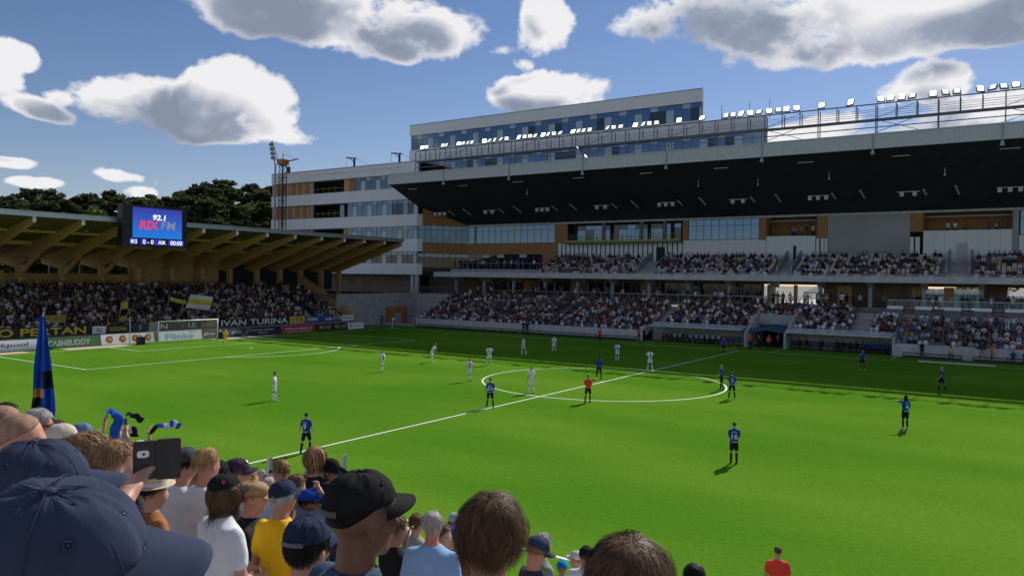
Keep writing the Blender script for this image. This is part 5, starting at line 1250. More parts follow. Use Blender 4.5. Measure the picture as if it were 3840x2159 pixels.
P_(-.02,-14.86,8,1.8,'blue','fair','player in blue number 23 standing on the halfway line',('down','down'),'wide',0,'23','brown',boots=B_T)
P_(-16.27,14.19,260,1.78,'white','fair','player in white walking left in the shade, leftmost of two',('walk_b','walk_f'),'walk',0,None,'dark',boots=B_W)
P_(-1.24,-8.23,335,1.82,'white','fair','player in white number 20 standing inside the circle edge',('down','down'),'wide',0,'20','ginger','buzz',boots=B_W)
P_(-14.96,18.21,185,1.78,'white','fair','player in white facing us in the shade near the far side',('down','down'),'step',0,None,'brown')
P_(-.98,1.36,345,1.82,'blue','dark','dark-skinned player in blue waiting beside the ball at kick-off',('front','down'),'wide',0,None,'black','buzz')
P_(3.74,-9.41,20,1.78,'ref','fair','referee in red shirt and black shorts walking inside the circle',('front','front'),'walk',0,None,'ginger','buzz',cat='referee')
P_(-6.0,15.04,190,1.8,'white','dark','player in white in the shade left of the halfway line',('cross','down'),'stand',0,None,'black','buzz',boots=B_W)
P_(-.32,9.76,180,1.84,'white','dark','dark-skinned player in white with hands on hips on the circle',('hips','hips'),'wide',0,None,'black','buzz',boots=B_W)
P_(8.67,1.75,300,1.8,'blue','fair','blond player in blue at the right edge of the circle',('front','front'),'step',0,None,'blond',boots=B_T)
P_(10.63,-2.04,5,1.8,'blue','fair','player in blue number 7 just outside the circle',('down','down'),'wide',0,'7','brown',boots=B_L)
P_(-.31,29.57,185,1.74,'blue','fair','player in blue beside the far end of the halfway line',('down','down'),'stand',0,None,'brown')
P_(16.39,-19.94,8,1.78,'blue','fair','player in blue number 16 standing in the near sunlit half',('front','front'),'stand',0,'16','brown')
P_(21.47,-6.44,355,1.82,'blue','brown','player in blue number 4 with long hair pointing left',('point','front'),'stand',0,'4','black','long',boots=B_W)
P_(21.8,11.65,285,1.8,'blue','fair','player in blue walking left at the shadow edge far right',('walk_f','walk_b'),'walk',0,None,'blond',boots=B_B)
P_(14.66,22.86,195,1.78,'blue','fair','player in blue touching his face in front of the right dugout',('down','face'),'wide',0,None,'brown',boots=B_W)
G2 = 'officials and staff around the pitch'
P_(-17.35,33.6,200,1.72,'steward','fair','person in red top with yellow bib by the far touchline',('down','front'),'stand',0,None,'brown',cat='person',group=G2)
P_(-14.21,38.4,230,1.76,'steward','fair','photographer in red vest beside the left dugout',('clap','clap'),'stand',.15,None,'dark',cat='person',group=G2)
P_(-32.13,38.9,190,1.8,'dark','fair','person in navy standing at the far wall, left one of a pair',('cross','cross'),'stand',0,None,'dark',cat='person',group=G2)
P_(-30.97,38.1,180,1.8,'black','fair','person in black standing at the far wall, right one of a pair',('hips','down'),'stand',0,None,'dark',cat='person',group=G2)
P_(.55,36.4,160,1.84,'steward','fair','steward in red vest left of the tunnel mouth',('cross','cross'),'stand',0,None,'grey',cat='person',group=G2)
P_(1.65,35.9,200,1.74,'black','fair','person in black shirt and pale legs between two stewards',('face','down'),'stand',0,None,'dark',boots=B_W,cat='person',group=G2)
P_(2.7,36.3,185,1.82,'steward','fair','steward in red vest right of the tunnel mouth',('cross','cross'),'stand',0,None,'brown',cat='person',group=G2)
P_(2.4,41.6,180,1.82,'grey','fair','person in grey standing inside the dark tunnel',('cross','cross'),'stand',0,None,'dark',cat='person',group=G2)
P_(24.2,38.7,300,1.76,'orange','fair','camera operator in orange vest at the far right',('clap','clap'),'stand',0,None,'dark',cat='person',group=G2)
P_(17.9,39.0,185,1.78,'black','fair','person in black standing behind the short board rack',('down','down'),'stand',0,None,'dark',cat='person',group=G2)
P_(-60.0,39.8,120,1.8,'dark','fair','guard in dark clothes and lime vest in the corner by the gate',('cross','cross'),'stand',0,None,'dark',cat='person',group=G2)
P_(22.1,-35.0,15,1.86,'ref','fair','assistant referee in red seen from behind at the bottom right',('down','down'),'stand',0,None,'brown',cat='referee')
bl = thing('football', 'small pale football on the centre spot', 'ball', (-.75,.4,0)); b = MB(); b.ellipsoid((-.75,.4,.115), (.11,.11,.11), 14, 10); part('ball', b, flat('ball',(.7,.7,.35)), bl, True)
# television camera on a tripod
tv = thing('television_camera', 'black television camera on a tripod beside the orange vest', 'camera', (23.3,38.6,0)); b = MB()
for a in (0,2.1,4.2): part('tripod_leg', MB().bar((23.3+.6*math.cos(a),38.6+.6*math.sin(a),0),(23.3,38.6,1.2),.05), BLACKM, tv)
part('camera_body', MB().box(23.0,23.7,38.45,38.75,1.25,1.6).box(22.75,23.0,38.52,38.68,1.32,1.5).box(23.2,23.4,38.3,38.44,1.45,1.65), BLACKM, tv)

# ------------------------------------------------------------------ spectators in the stands
def spect(seated=True, pose='lap', hat=False, seed=0):
    """one low-poly spectator facing +Y, origin on the tread; returns verts, faces, key per face (0 shirt 1 skin 2 hair 3 trousers)"""
    r = random.Random(seed); V, F, Kf = [], [], []
    hz = 0.46 if seated else 0.88; ln = r.uniform(-.03,.1) if seated else r.uniform(-.02,.05)
    def ring(z, w, d, y, n=8): return [(w*math.cos(2*math.pi*i/n+.39), y+d*math.sin(2*math.pi*i/n+.39), z) for i in range(n)]
    hx = r.uniform(-.02,.02)
    prof = [(hz-.06,.17,.12,0,0),(hz+.2,.165,.12,ln*.3,0),(hz+.4,.195,.125,ln*.7,0),(hz+.52,.185,.10,ln,0),(hz+.575,.075,.065,ln,0),(hz+.585,.055,.055,ln,1),(hz+.63,.055,.06,ln+.015,1),(hz+.66,.065,.085,ln+.025,1),(hz+.74,.08,.1,ln+.02,1),(hz+.80,.082,.1,ln+.01,2),(hz+.86,.055,.07,ln,2)]
    rows = [ring(z,w,d,y) for z,w,d,y,_ in prof]; n = 8
    for k, rw in enumerate(rows): V += [(p[0]+(hx if k > 4 else 0), p[1], p[2]) for p in rw]
    for j in range(len(prof)-1):
        for i in range(n):
            key = prof[j+1][4] if j >= 4 else 0
            if j in (6,7,8) and key == 1 and V[j*n+i][1] < ln+.0 and V[j*n+(i+1)%n][1] < ln+.0: key = 2
            F.append((j*n+i, j*n+(i+1)%n, (j+1)*n+(i+1)%n, (j+1)*n+i)); Kf.append(key)
    F.append(tuple((len(prof)-1)*n+k for k in range(n))); Kf.append(2)
    def limb(pts, rad, key, keys=None):
        o = len(V); m = 5; pts = [Vector(p) for p in pts]
        for i, p in enumerate(pts):
            d = (pts[min(i+1,len(pts)-1)]-pts[max(i-1,0)]).normalized(); ref = Vector((1,0,0)) if abs(d.x) < .8 else Vector((0,1,0)); a = d.cross(ref).normalized(); c = d.cross(a)
            for k in range(m): t = 2*math.pi*k/m; V.append(tuple(p+a*math.cos(t)*rad[i]+c*math.sin(t)*rad[i]))
        for i in range(len(pts)-1):
            for k in range(m): F.append((o+i*m+k, o+i*m+(k+1)%m, o+(i+1)*m+(k+1)%m, o+(i+1)*m+k)); Kf.append(keys[i] if keys else key)
        F.append(tuple(o+(len(pts)-1)*m+k for k in range(m))); Kf.append(keys[-1] if keys else key)
    for s in (-1,1):
        sh = (s*.19, ln, hz+.49)
        if pose == 'up' or (pose == 'one' and s == 1): limb([sh,(s*.27,ln+.06,hz+.72),(s*.2,ln+.1,hz+1.0)], [.052,.042,.035], 1, [0,1])
        elif pose == 'face': limb([sh,(s*.2,ln+.2,hz+.3),(s*.06,ln+.16,hz+.6)], [.052,.042,.035], 1, [0,1])
        elif pose == 'cross': limb([sh,(s*.24,ln+.06,hz+.24),(-s*.06,ln+.17,hz+.3)], [.052,.045,.04], 1, [0,1])
        else: limb([sh,(s*.25,ln+.02,hz+.24),(s*.12,.26 if seated else .1,hz+.1 if seated else hz+.02)], [.052,.045,.035], 1, [0,1])
        if seated: limb([(s*.09,-.02,hz+.0),(s*.12,.43,hz+.04),(s*.12,.40,.06),(s*.13,.52,.03)], [.085,.068,.05,.04], 3)
        else: limb([(s*.09,0,hz),(s*.11,.03,.46),(s*.12,0,.05),(s*.13,.14,.03)], [.09,.07,.05,.04], 3)
    return np.array(V), F, Kf
VARS_S = [spect(True, p, False, i) for i, p in enumerate(('lap','lap','cross','face','lap','cross','up'))]
VARS_T = [spect(False, p, False, 20+i) for i, p in enumerate(('lap','cross','lap','face','up','one','up'))]
SHIRTS_M = [((.66,.66,.70),26,'white'),((.02,.02,.022),25,'black'),((.025,.035,.07),15,'navy'),((.09,.09,.10),11,'grey'),((.25,.34,.47),7,'pale blue'),((.38,.30,.25),5,'beige'),((.32,.03,.03),4,'red'),((.05,.10,.32),6,'blue'),((.46,.27,.28),6,'pink'),((.12,.16,.10),3,'olive'),((.08,.05,.04),6,'brown'),((.45,.40,.05),1,'yellow'),((.05,.26,.20),1,'green')]
SHIRTS_E = [((.016,.016,.018),42,'black'),((.58,.58,.62),24,'white'),((.035,.035,.04),15,'charcoal'),((.11,.075,.055),9,'brown'),((.09,.09,.1),5,'grey'),((.36,.25,.03),3,'yellow'),((.25,.13,.10),4,'bare-chested'),((.16,.02,.02),2,'red')]
SKINS = [(.33,.18,.13),(.36,.20,.145),(.30,.155,.105),(.24,.12,.08),(.06,.035,.025)]; HAIRS = [(.02,.014,.01),(.05,.03,.018),(.03,.02,.013),(.15,.1,.05),(.2,.19,.18),(.26,.25,.24),(.02,.03,.07),(.01,.01,.01)]; TROUS = [(.02,.025,.045),(.015,.015,.017),(.05,.06,.10),(.16,.13,.10),(.1,.1,.1),(.03,.03,.03)]
def pick(pal, r):
    t = r.random()*sum(p[1] for p in pal)
    for c, w, n in pal:
        t -= w
        if t <= 0: return c, n
    return pal[0][0], pal[0][2]
class Bulk:
    def __init__(s): s.V = []; s.F = []; s.C = []; s.n = 0
    def add(s, var, pos, rot, scale, cols):
        V, F, Kf = var; c, si = math.cos(rot), math.sin(rot); X = V*scale
        s.V.append(np.stack([X[:,0]*c-X[:,1]*si+pos[0], X[:,0]*si+X[:,1]*c+pos[1], X[:,2]+pos[2]], 1)); s.F.extend([tuple(i+s.n for i in f) for f in F]); s.n += len(V)
        s.C.extend([cols[k] for k in Kf])
    def build(s, name, mat):
        me = bpy.data.meshes.new(name); me.from_pydata(np.concatenate(s.V).tolist(), [], s.F); me.materials.append(mat)
        at = me.color_attributes.new('Col', 'FLOAT_COLOR', 'CORNER'); lc = np.array([len(f) for f in s.F]); cc = np.ones((lc.sum(),4), np.float32); cc[:,:3] = np.repeat(np.array(s.C, np.float32), lc, axis=0); at.data.foreach_set('color', cc.ravel())
        me.polygons.foreach_set('use_smooth', [True]*len(me.polygons)); me.update(); return link(name, me)
CROWD = attr_mat('crowd_clothing_and_skin', 0.85, 0.2)
OBJC = objcol_mat('spectator_shirt')
INDIV = {}
def indiv_mesh(seated, v, si, hi, ti):
    k = (seated, v, si, hi, ti)
    if k not in INDIV:
        V, F, Kf = (VARS_S if seated else VARS_T)[v]; me = bpy.data.meshes.new('spectator'); me.from_pydata(V.tolist(), [], F)
        for mt in (OBJC, pm('crowd_skin_%d' % si, SKINS[si], .6, .1, 9), pm('crowd_hair_%d' % hi, HAIRS[hi], .7, .2, 12), pm('crowd_trousers_%d' % ti, TROUS[ti], .85, .15, 7)): me.materials.append(mt)
        me.polygons.foreach_set('material_index', Kf); me.polygons.foreach_set('use_smooth', [True]*len(F)); me.update(); INDIV[k] = me
    return INDIV[k]
# seats -----------------------------------------------------------------------
def seat_mb():
    q = MB(); q.box(-.22,.22,.0,.40,.40,.45); 
    q.add([(-.22,-.08,.42),(.22,-.08,.42),(.22,-.03,.42),(-.22,-.03,.42),(-.19,-.16,.85),(.19,-.16,.85),(.19,-.11,.86),(-.19,-.11,.86)], [(0,3,2,1),(4,5,6,7),(0,1,5,4),(1,2,6,5),(2,3,7,6),(3,0,4,7)]); return q
SEAT_C = pm('cream_seat_plastic', (.56,.47,.40), .45, .06, 3); SEAT_G = pm('grey_seat_plastic', (.11,.12,.135), .45, .1, 3); SEAT_N = pm('navy_seat_leather', (.02,.03,.07), .4, .1, 3)
seat_me = {c.name: mesh_of(seat_mb(), 'seat', c) for c in (SEAT_C, SEAT_G, SEAT_N)}
rc = random.Random(77); bulk_low, bulk_up, bulk_end, seat_stuff = Bulk(), Bulk(), Bulk(), {SEAT_C.name: MB(), SEAT_G.name: MB()}
SEATV = (np.array(seat_mb().v), seat_mb().f)
cand = []                                      # (distance, tier, row, x, y, z, occupied)
def in_gap(x, gaps): return any(a <= x <= b for a, b in gaps)
LOWGAPS = [(-47.5,-46.2),(-29.6,-28.3),(-13.6,-12.4),(10.2,12.2)]
def lean_gap(x, i): return any(a + .12*0 <= x <= b for a, b in LOWGAPS)
seats_ind = {SEAT_C.name: 0, SEAT_G.name: 0}
for i in range(LOW_N):
    y = LOW_Y0+i*LOW_D+.28; z = LOW_Z0+i*LOW_R; x = -52.6
    xmin = -52.6
    while x < 44.5:
        x += .52
        if lean_gap(x, i) or x < xmin: continue
        if -14.2 < x < 15.1 and i < 3: continue
        if TUN0-.5 < x < TUN1+.5 and i < 6: continue
        if x > 12.2 and i >= 8: continue
        dens = .93 if x < 5 else .82
        if x > 12 and i >= 6: dens = .7
        cand.append([math.dist((x,y,z), CAM_POS), 'low', i, x, y, z, rc.random() < dens])
UPGAPS = [(-21.3,-17.9),(-1.2,1.5),(18.5,21.9)]
for i in range(UP_N):
    y = UP_Y0+i*UP_D+.3; z = UP_Z0+i*UP_R; x = -37.6
    while x < 44.5:
        x += .52
        if in_gap(x, UPGAPS): continue
        rowd = {0:.66,1:.76,2:.46,3:.74,4:.6,5:.78,6:.5,7:.64}[i]
        cl = mnoise.noise(Vector((x*.25, i*.9, 3.3)))
        cand.append([math.dist((x,y,z), CAM_POS), 'up', i, x, y, z, rc.random() < rowd+cl*.5])
def in_frame(x, y, z):
    d = Vector((x,y,z))-CAM_POS; w = d.dot(fwd)
    return w > 0 and abs(d.dot(rgt)/w) < .672 and abs(d.dot(upv)/w) < .38
near = sorted([c for c in cand if c[6] and c[1] == 'low' and in_frame(c[3], c[4], c[5]+.9)], key=lambda c: c[0])[:130]
near_set = {id(c) for c in near}; count = {}
per_row = {}
empties = sorted([c for c in cand if not c[6] and in_frame(c[3], c[4], c[5]+.6)], key=lambda c: c[0]); emp_up = [c for c in empties if c[1] == 'up'][:290]; emp_low = [c for c in empties if c[1] == 'low'][:200]; empset = {id(c) for c in emp_up+emp_low}
for c in sorted(cand, key=lambda c: (c[1], c[2], c[3])):
    d, tier, i, x, y, z, occ = c; sm = SEAT_C if tier == 'up' else SEAT_G; par = up if tier == 'up' else low
    if tier == 'low' and rc.random() < .04: sm = SEAT_C
    if id(c) in empset:
        o = link('seat', seat_me[sm.name], par, Vector((x,y+.1,z)) - base_of(par)); o.rotation_euler = (0,0,math.pi)
    elif rc.random() < .9:
        q = seat_stuff[sm.name]; q.add([(x-v[0], y+.1-v[1], z+v[2]) for v in SEATV[0]], SEATV[1])
    if not occ: continue
    if not (-54 < x < 31): continue
    r = rc; col, cn = pick(SHIRTS_M, r); v = r.randrange(len(VARS_S)) if r.random() < .9 else 0
    if v == 6 and r.random() < .8: v = 0
    stand = tier == 'low' and i == LOW_N-1 and x < 8 and r.random() < .15; sc = r.uniform(.92,1.06); rot = math.pi+r.uniform(-.35,.35)
    si, hi, ti = r.choices(range(5), (30,30,25,11,4))[0], r.randrange(8), r.randrange(6)
    blk = 'right of the right dugout' if x > 15.1 else ('above the right dugout' if x > 3.5 else 'left of the tunnel')
    if tier == 'low': per_row[(blk,i)] = per_row.get((blk,i),0)+1
    if id(c) in near_set:
        o = link('person', indiv_mesh(True, v, si % 4 if si < 4 else 4, hi, ti), None, (x,y,z)); o.rotation_euler = (0,0,rot); o.scale = (sc,sc,sc); o.color = (*col,1)
        tag(o, 'spectator in %s, %s lower row %s, %s from its left' % (cn, ordn(i), blk, ordn(per_row[(blk,i)]-1)), 'person', 'spectators in the main stand')
    else:
        (bulk_low if tier == 'low' else bulk_up).add((VARS_T if stand else VARS_S)[v], (x,y,z), rot, sc, (col, SKINS[si], HAIRS[hi], TROUS[ti]))
# people on the concourse, the terrace and in the open rooms
for k in range(120):
    x = rc.uniform(-50, 27); y = rc.uniform(49.9, 52.5); col, cn = pick(SHIRTS_M, rc); bulk_low.add(VARS_T[rc.randrange(4)], (x,y,CZ), math.pi+rc.uniform(-.8,.8), rc.uniform(.95,1.05), (col, SKINS[rc.randrange(4)], HAIRS[rc.randrange(8)], TROUS[rc.randrange(6)]))
for k in range(26):
    x = rc.uniform(-54.5, -38.5); col, cn = pick(SHIRTS_M, rc); bulk_up.add(VARS_T[rc.randrange(4)], (x,rc.uniform(54.3,55.2),9.3), math.pi+rc.uniform(-.8,.8), rc.uniform(.95,1.05), (col, SKINS[rc.randrange(4)], HAIRS[rc.randrange(8)], TROUS[rc.randrange(6)]))
for xa, xb, z0 in ((-3.3,2.8,13.9),(16.4,25,13.9)):
    for k in range(7):
        col, cn = pick(SHIRTS_M, rc); bulk_up.add(VARS_T[rc.randrange(4)], (rc.uniform(xa,xb),YB+.9,z0+.2), math.pi+rc.uniform(-.8,.8), 1, (col, SKINS[rc.randrange(4)], HAIRS[rc.randrange(8)], TROUS[rc.randrange(6)]))
for nm, bk, lb in (('lower_tier_crowd', bulk_low, 'dense seated crowd filling the lower tier of the main stand'), ('upper_tier_crowd', bulk_up, 'seated crowd scattered over the upper tier of the main stand')):
    tag(bk.build(nm, CROWD), lb, 'crowd', None, 'stuff')
for nm, par in ((SEAT_C.name, up), (SEAT_G.name, low)):
    if seat_stuff[nm].v: o = part('occupied_seats', seat_stuff[nm], MATS[nm], par, fix=False); o['kind'] = 'stuff'
# end stand: standing supporters
for i in range(E_N):
    y = -36.0
    while y < 30.6:
        y += .47
        if 24.6 < y < 25.6 or 4.8 < y < 5.4: continue
        if -12.5 < y < -9.5 and i in (3,4,5): continue            # drum platform
        if rc.random() < (.04 if y < 20 else .1 + .02*i if y < 27 else .45): continue
        col, cn = pick(SHIRTS_E, rc) if y < 12 or rc.random() < .6 else pick(SHIRTS_M, rc)
        bare = cn == 'bare-chested'; v = rc.choices(range(7), (30,25,20,6,7,6,4))[0]
        bulk_end.add(VARS_T[v], (E_X0-i*E_D-.35+rc.uniform(-.1,.1), y+rc.uniform(-.1,.1), E_Z0+i*E_R), -math.pi/2+rc.uniform(-.5,.5), rc.uniform(.93,1.07), (SKINS[rc.randrange(3)] if bare else col, SKINS[rc.choices(range(5),(30,30,25,11,4))[0]], HAIRS[rc.randrange(8)], TROUS[rc.randrange(6)]))
tag(bulk_end.build('end_stand_crowd', CROWD), 'packed standing crowd in dark clothes on the end stand terrace', 'crowd', None, 'stuff')
pf = thing('drum_platform', 'yellow railed capo platform among the standing supporters', 'platform', (-60.8,-11,1.0)); part('deck', MB().box(-62.2,-60.4,-12.3,-9.7,1.4,2.3), VK, pf)
for k in range(4): part('rail', MB().box(-60.38,-60.3,-12.3,-9.7,2.35+k*.22,2.45+k*.22), VY, pf)
# big waving flags in the end stand
def waving(name, label, o, u, v, cols, n=18, amp=.25, parts_=None):
    t = thing(name, label, 'flag', o, 'flags waved in the end stand'); o, u, v = Vector(o), Vector(u), Vector(v); nn = u.cross(v).normalized(); k = len(cols)
    for c, mt in enumerate(cols):
        vs, fs = [], []
        for j in range(5):
            for i in range(n+1):
                a, bq = i/n, (c+j/4)/k; vs.append(o+u*a+v*bq+nn*amp*math.sin(a*7+bq*2.2)*(.3+a)); 
        for j in range(4):
            for i in range(n): fs.append((j*(n+1)+i, j*(n+1)+i+1, (j+1)*(n+1)+i+1, (j+1)*(n+1)+i))
        part('flag_stripe', MB().add(vs, fs), mt, t, True, fix=False)
    return t
F_Y, F_W, F_K = cloth('flag_yellow',(.6,.45,.04)), cloth('flag_white',(.6,.6,.6)), cloth('flag_black',(.02,.02,.02))
t = waving('supporter_flag', 'large white and yellow striped flag waved right of the scoreboard', (-60.8,5.0,3.55), (0,3.2,-.4), (0,.7,1.7), [F_W,F_Y,F_W]); part('pole', MB().bar((-60.8,3.9,2.2),(-60.8,5.0,4.6),.06), GREYP, t)
t = waving('supporter_flag', 'black and gold flag waved beside the white and yellow one', (-61.2,3.0,4.0), (0,2.0,-.5), (0,.3,1.4), [F_K,F_Y,F_K]); part('pole', MB().bar((-61.2,2.6,2.4),(-61.2,3.1,5.3),.06), GREYP, t)
t = waving('supporter_flag', 'yellow flag held upright left of the goal', (-60.2,-3.9,1.9), (0,.7,.2), (0,.35,2.4), [F_Y,F_K,F_Y]); part('pole', MB().bar((-60.2,-4.0,.8),(-60.2,-3.6,4.4),.05), GREYP, t)
# substitutes on the benches
def sub(x, y, col, cn, label, v, rot=math.pi):
    o = link('person', indiv_mesh(True, v, rc.randrange(3), rc.randrange(3), 1), None, (x,y,.02)); o.rotation_euler = (0,0,rot+rc.uniform(-.3,.3)); o.color = (*col,1); tag(o, label, 'person', 'substitutes on the team benches')
for k in range(11):
    pinky = k in (0,1,4); sub(-12.0+k*.72, 41.4, (.42,.12,.2) if pinky else (.62,.63,.68), '', 'substitute in %s seated in the left dugout, %s from the left' % ('pink bib' if pinky else 'white', ordn(k)), rc.choice((0,2,5)))
for k, x in enumerate((4.9,5.7,7.3,9.0,9.7,10.4,11.1)): sub(x, 41.4, (.018,.018,.02), '', 'staff member in black seated in the right dugout, %s from the left' % ordn(k), rc.choice((0,2,3,5)))
for k in range(7): sub(11.85+k*.42, 41.3, (.02,.08,.38), '', 'substitute in blue seated in the right dugout, %s blue one from the left' % ordn(k), rc.choice((0,2,5)))
def bench_seat(x, lb): 
    t = thing('padded_chair', lb, 'chair', (x,41.55,0), 'padded seats in the dugouts'); o = link('shell', seat_me[SEAT_N.name], t); o.rotation_euler = (0,0,math.pi); o.scale = (1.1,1.1,1.15); link('pedestal', mesh_of(MB().box(-.05,.05,-.25,-.1,0,.42), 'pedestal', BLACKM), t)
for k in range(17): bench_seat(-12.2+k*.62, 'navy padded seat in the left dugout, %s from the left' % ordn(k))
for k in range(17): bench_seat(4.3+k*.62, 'navy padded seat in the right dugout, %s from the left' % ordn(k))
for k, (x, c, cn) in enumerate(((20.6,(.5,.42,.1),'pale and yellow top'),(26.0,(.03,.06,.2),'blue top'),(27.0,(.03,.06,.2),'dark blue top'))):
    o = link('person', indiv_mesh(True, 0, 1, 2, 1), None, (x,38.9,.1)); o.rotation_euler = (0,0,math.pi); o.color = (*c,1); tag(o, 'person in %s seated on the low rack at the far right' % cn, 'person', 'officials and staff around the pitch')

# ------------------------------------------------------------------ near terrace
def floor_z(y): return 6.1-.385*.8*math.floor((y+52.8)/.8+.5)
poly = []; k0 = -8; yk = -52.8+(k0-.5)*.8
for k in range(k0, 16):
    ya = -52.8+(k-.5)*.8; z = 6.1-.385*.8*k; poly += [(ya, z), (ya+.8, z)]
poly = poly + [(poly[-1][0], 0.0), (poly[0][0], 0.0)]
nt_ = thing('near_terrace', 'stepped concrete terrace under the supporters in the foreground', 'terrace', (20,-48,0)); part('steps', MB().prism(poly, 'x', -20, 45), CONC, nt_)
# two-bone arm reaching a given local wrist point
_arm0 = arm_pts
def arm_pts(H, side, pose, lean=0.0):
    if isinstance(pose, str): return _arm0(H, side, pose, lean)
    sc = H/1.78; sh = Vector((side*.185*sc, -.01+lean*.3*H, .80*H)); t = Vector(pose); L1, L2 = .30*sc, .265*sc; d = t-sh; D = min(d.length, L1+L2-.004); u = d.normalized()
    a = (L1*L1-L2*L2+D*D)/(2*D); h = math.sqrt(max(0, L1*L1-a*a)); hint = Vector((side*.25,.05,-1.0)); hint = (hint-u*hint.dot(u)).normalized()
    return sh, sh+u*a+hint*h, sh+u*D
FG = 'supporters on the near terrace'
NAMED = []
def fan(label, pos, phi, tone='fair', shirt=(.3,.3,.3), hair=('brown','short'), hat=None, tilt=0, turn=0, roll_=0, arms=('down','down'), H=None, voxel=None, sleeve=.62, bulk=1.0, trousers=(.03,.04,.07), folds=.014, hs=1.0, near=False, dens=1.0, targets=None, lean=0.0, seed=None):
    """pos = centre of the head in the world; the feet stand on the terrace step below it"""
    x, y, z = pos; zf = floor_z(y); h = (z-zf)/.935; d = (Vector(pos)-CAM_POS).length
    t = thing('person', label, 'person', (x, y, zf), FG, face_dir(phi)); Rl = Matrix.Rotation(-face_dir(phi), 4, 'Z')
    A = list(arms)
    for i, a in enumerate(A):
        if not isinstance(a, str): A[i] = Rl @ (Vector(a)-Vector((x,y,zf)))
    NAMED.append((label, Vector(pos)))
    vx = voxel or min(.03, max(.0095, .0036*d)); sh = cloth('shirt_%02d_%02d_%02d' % tuple(int(c*99) for c in shirt), shirt); tr = cloth('trousers_%02d_%02d_%02d' % tuple(int(c*99) for c in trousers), trousers)
    HM, hands = figure(t, h, tone, A, 'stand', lean, R(tilt), R(turn), R(roll_), voxel=vx, shirt=sh, sleeve=sleeve, trousers=tr, boots=B_B, fingers=d < 9, hs=hs, bulk=bulk, folds=folds)
    sd = seed if seed is not None else len(label)*7+int(x*100)
    if hair: hair_part(t, HM, hair[0], hair[1], sd, dens, near or (2 if d < 7.2 else False), hat is not None and hat is not sunglasses)
    if hat: hat(t, HM)
    return t, HM, hands
def capf(col, bc=None, **kw):
    m1 = pm('cap_cloth_%02d_%02d_%02d' % tuple(int(c*99) for c in col), col, .9, .2, 7, .14, 800, spec=.12); m2 = m1 if bc is None else pm("cap_cloth_%02d_%02d_%02d" % tuple(int(c*99) for c in bc), bc, .9, .2, 7, .14, 800, spec=.12)
    return lambda t, M: cap(t, M, m1, m2, **kw)
NAVYC, NAVYD, BLKC = (.036,.046,.085), (.022,.03,.065), (.014,.014,.015)
WHITE_S, BLACK_S = (.66,.67,.71), (.013,.013,.015)
def sunglasses(t, M):
    b = MB(); b.box(-.068,.068,.088,.094,-.018,.016); 
    for s in (-1,1): b.box(s*.07-.003,s*.07+.003,-.01,.09,.002,.012)
    o = part_local('sunglasses', b, BLACKM, t); o.matrix_local = M
def flatcap(t, M):
    TW_ = pm('tan_tweed', (.33,.22,.11), .85, .15, 30, .3, 200, spec=.2); b = MB(); n = 32; rings = []
    for j, (z, a, c, y) in enumerate(((.03,.083,.104,-.012),(.055,.092,.12,-.004),(.085,.09,.122,.0),(.108,.075,.1,.0),(.12,.045,.06,-.005),(.122,.012,.015,-.005))):
        rings.append([M @ Vector((a*math.cos(2*math.pi*i/n), y+c*math.sin(2*math.pi*i/n), z-.028*max(0,math.sin(2*math.pi*i/n))**2*(1-j/6))) for i in range(n)])
    b.loft(rings); o = part_local('flat_cap', b, TW_, t, True); b = MB()
    top = [[M @ Vector(((.07*(1-.1*s))*math.sin(a), .09+.03*math.cos(a)*s+.012*s, .026-.014*s-.016*abs(math.sin(a)))) for a in [R(-62+124*k/12) for k in range(13)]] for s in (0,.5,1,1.3)]
    b.loft(top, caps=False, closed=False); part_local('peak', b, TW_, o, True)
# --- the nearest row
fan('man in faded navy cap with brim to the right, nearest figure at the bottom left', (25.555,-52.283,7.44), 80, 'fair', (.05,.07,.12), ('dark','buzz'), capf(NAVYC, near=True, brim=.082, droop=.024), tilt=-5, roll_=22, near=True)
fan('man in navy cap holding up a phone, second from the bottom left corner', (24.798,-51.959,7.337), 70, 'fair', (.04,.05,.08), ('brown','buzz'), capf(NAVYC, near=True, brim=.08, droop=.02), tilt=0, roll_=9, near=True, arms=('down',(24.633,-51.638,7.272)), sleeve=.5)
fan('bald man with stubble behind the navy caps at the left edge', (22.978,-51.192,7.099), 62, 'pink', (.05,.12,.35), ('stubble','buzz'), tilt=0)
fan('man with pink scalp cut off by the left picture edge', (22.400,-51.014,7.053), 65, 'pink', (.55,.56,.6), ('stubble','buzz'))
fan('dark-haired man far along the terrace at the left edge', (18.856,-49.478,6.508), 70, 'fair', (.02,.02,.03), ('dark','short'))
fan('grey-haired man with sunglasses beside the tall blue flag', (20.312,-49.884,6.654), 70, 'pink', (.12,.12,.14), ('grey','short'), sunglasses)
fan('person in beige cap in front of the denim cap', (21.108,-50.098,6.666), 72, 'fair', (.1,.1,.1), ('light','short'), capf((.55,.49,.40), brim=.055))
fan('man in blue denim cap looking right with sunglasses', (18.359,-48.546,6.119), 75, 'tan', (.03,.03,.04), ('dark','short'), lambda t,M: (capf((.13,.19,.31))(t,M), sunglasses(t,M)))
fan('woman with brown hair and dark glasses beyond the grey-haired man', (17.718,-48.488,6.065), 60, 'fair', (.2,.18,.17), ('brown','mid'))
fan('person in charcoal cap below the raised scarves', (20.254,-49.229,6.353), 68, 'fair', (.04,.05,.07), ('brown','short'), capf((.05,.055,.07)))
fan('person with tousled light brown hair behind the second navy cap', (22.496,-50.658,6.858), 50, 'fair', (.12,.15,.2), ('light','mid'))
fan('man with short light brown hair and grey top behind the phone', (22.913,-50.733,6.892), 48, 'fair', (.34,.34,.35), ('light','short'))
fan('person in straw hat with white band below the phone', (21.380,-49.590,6.246), 45, 'fair', (.3,.12,.05), ('dark','short'), None)
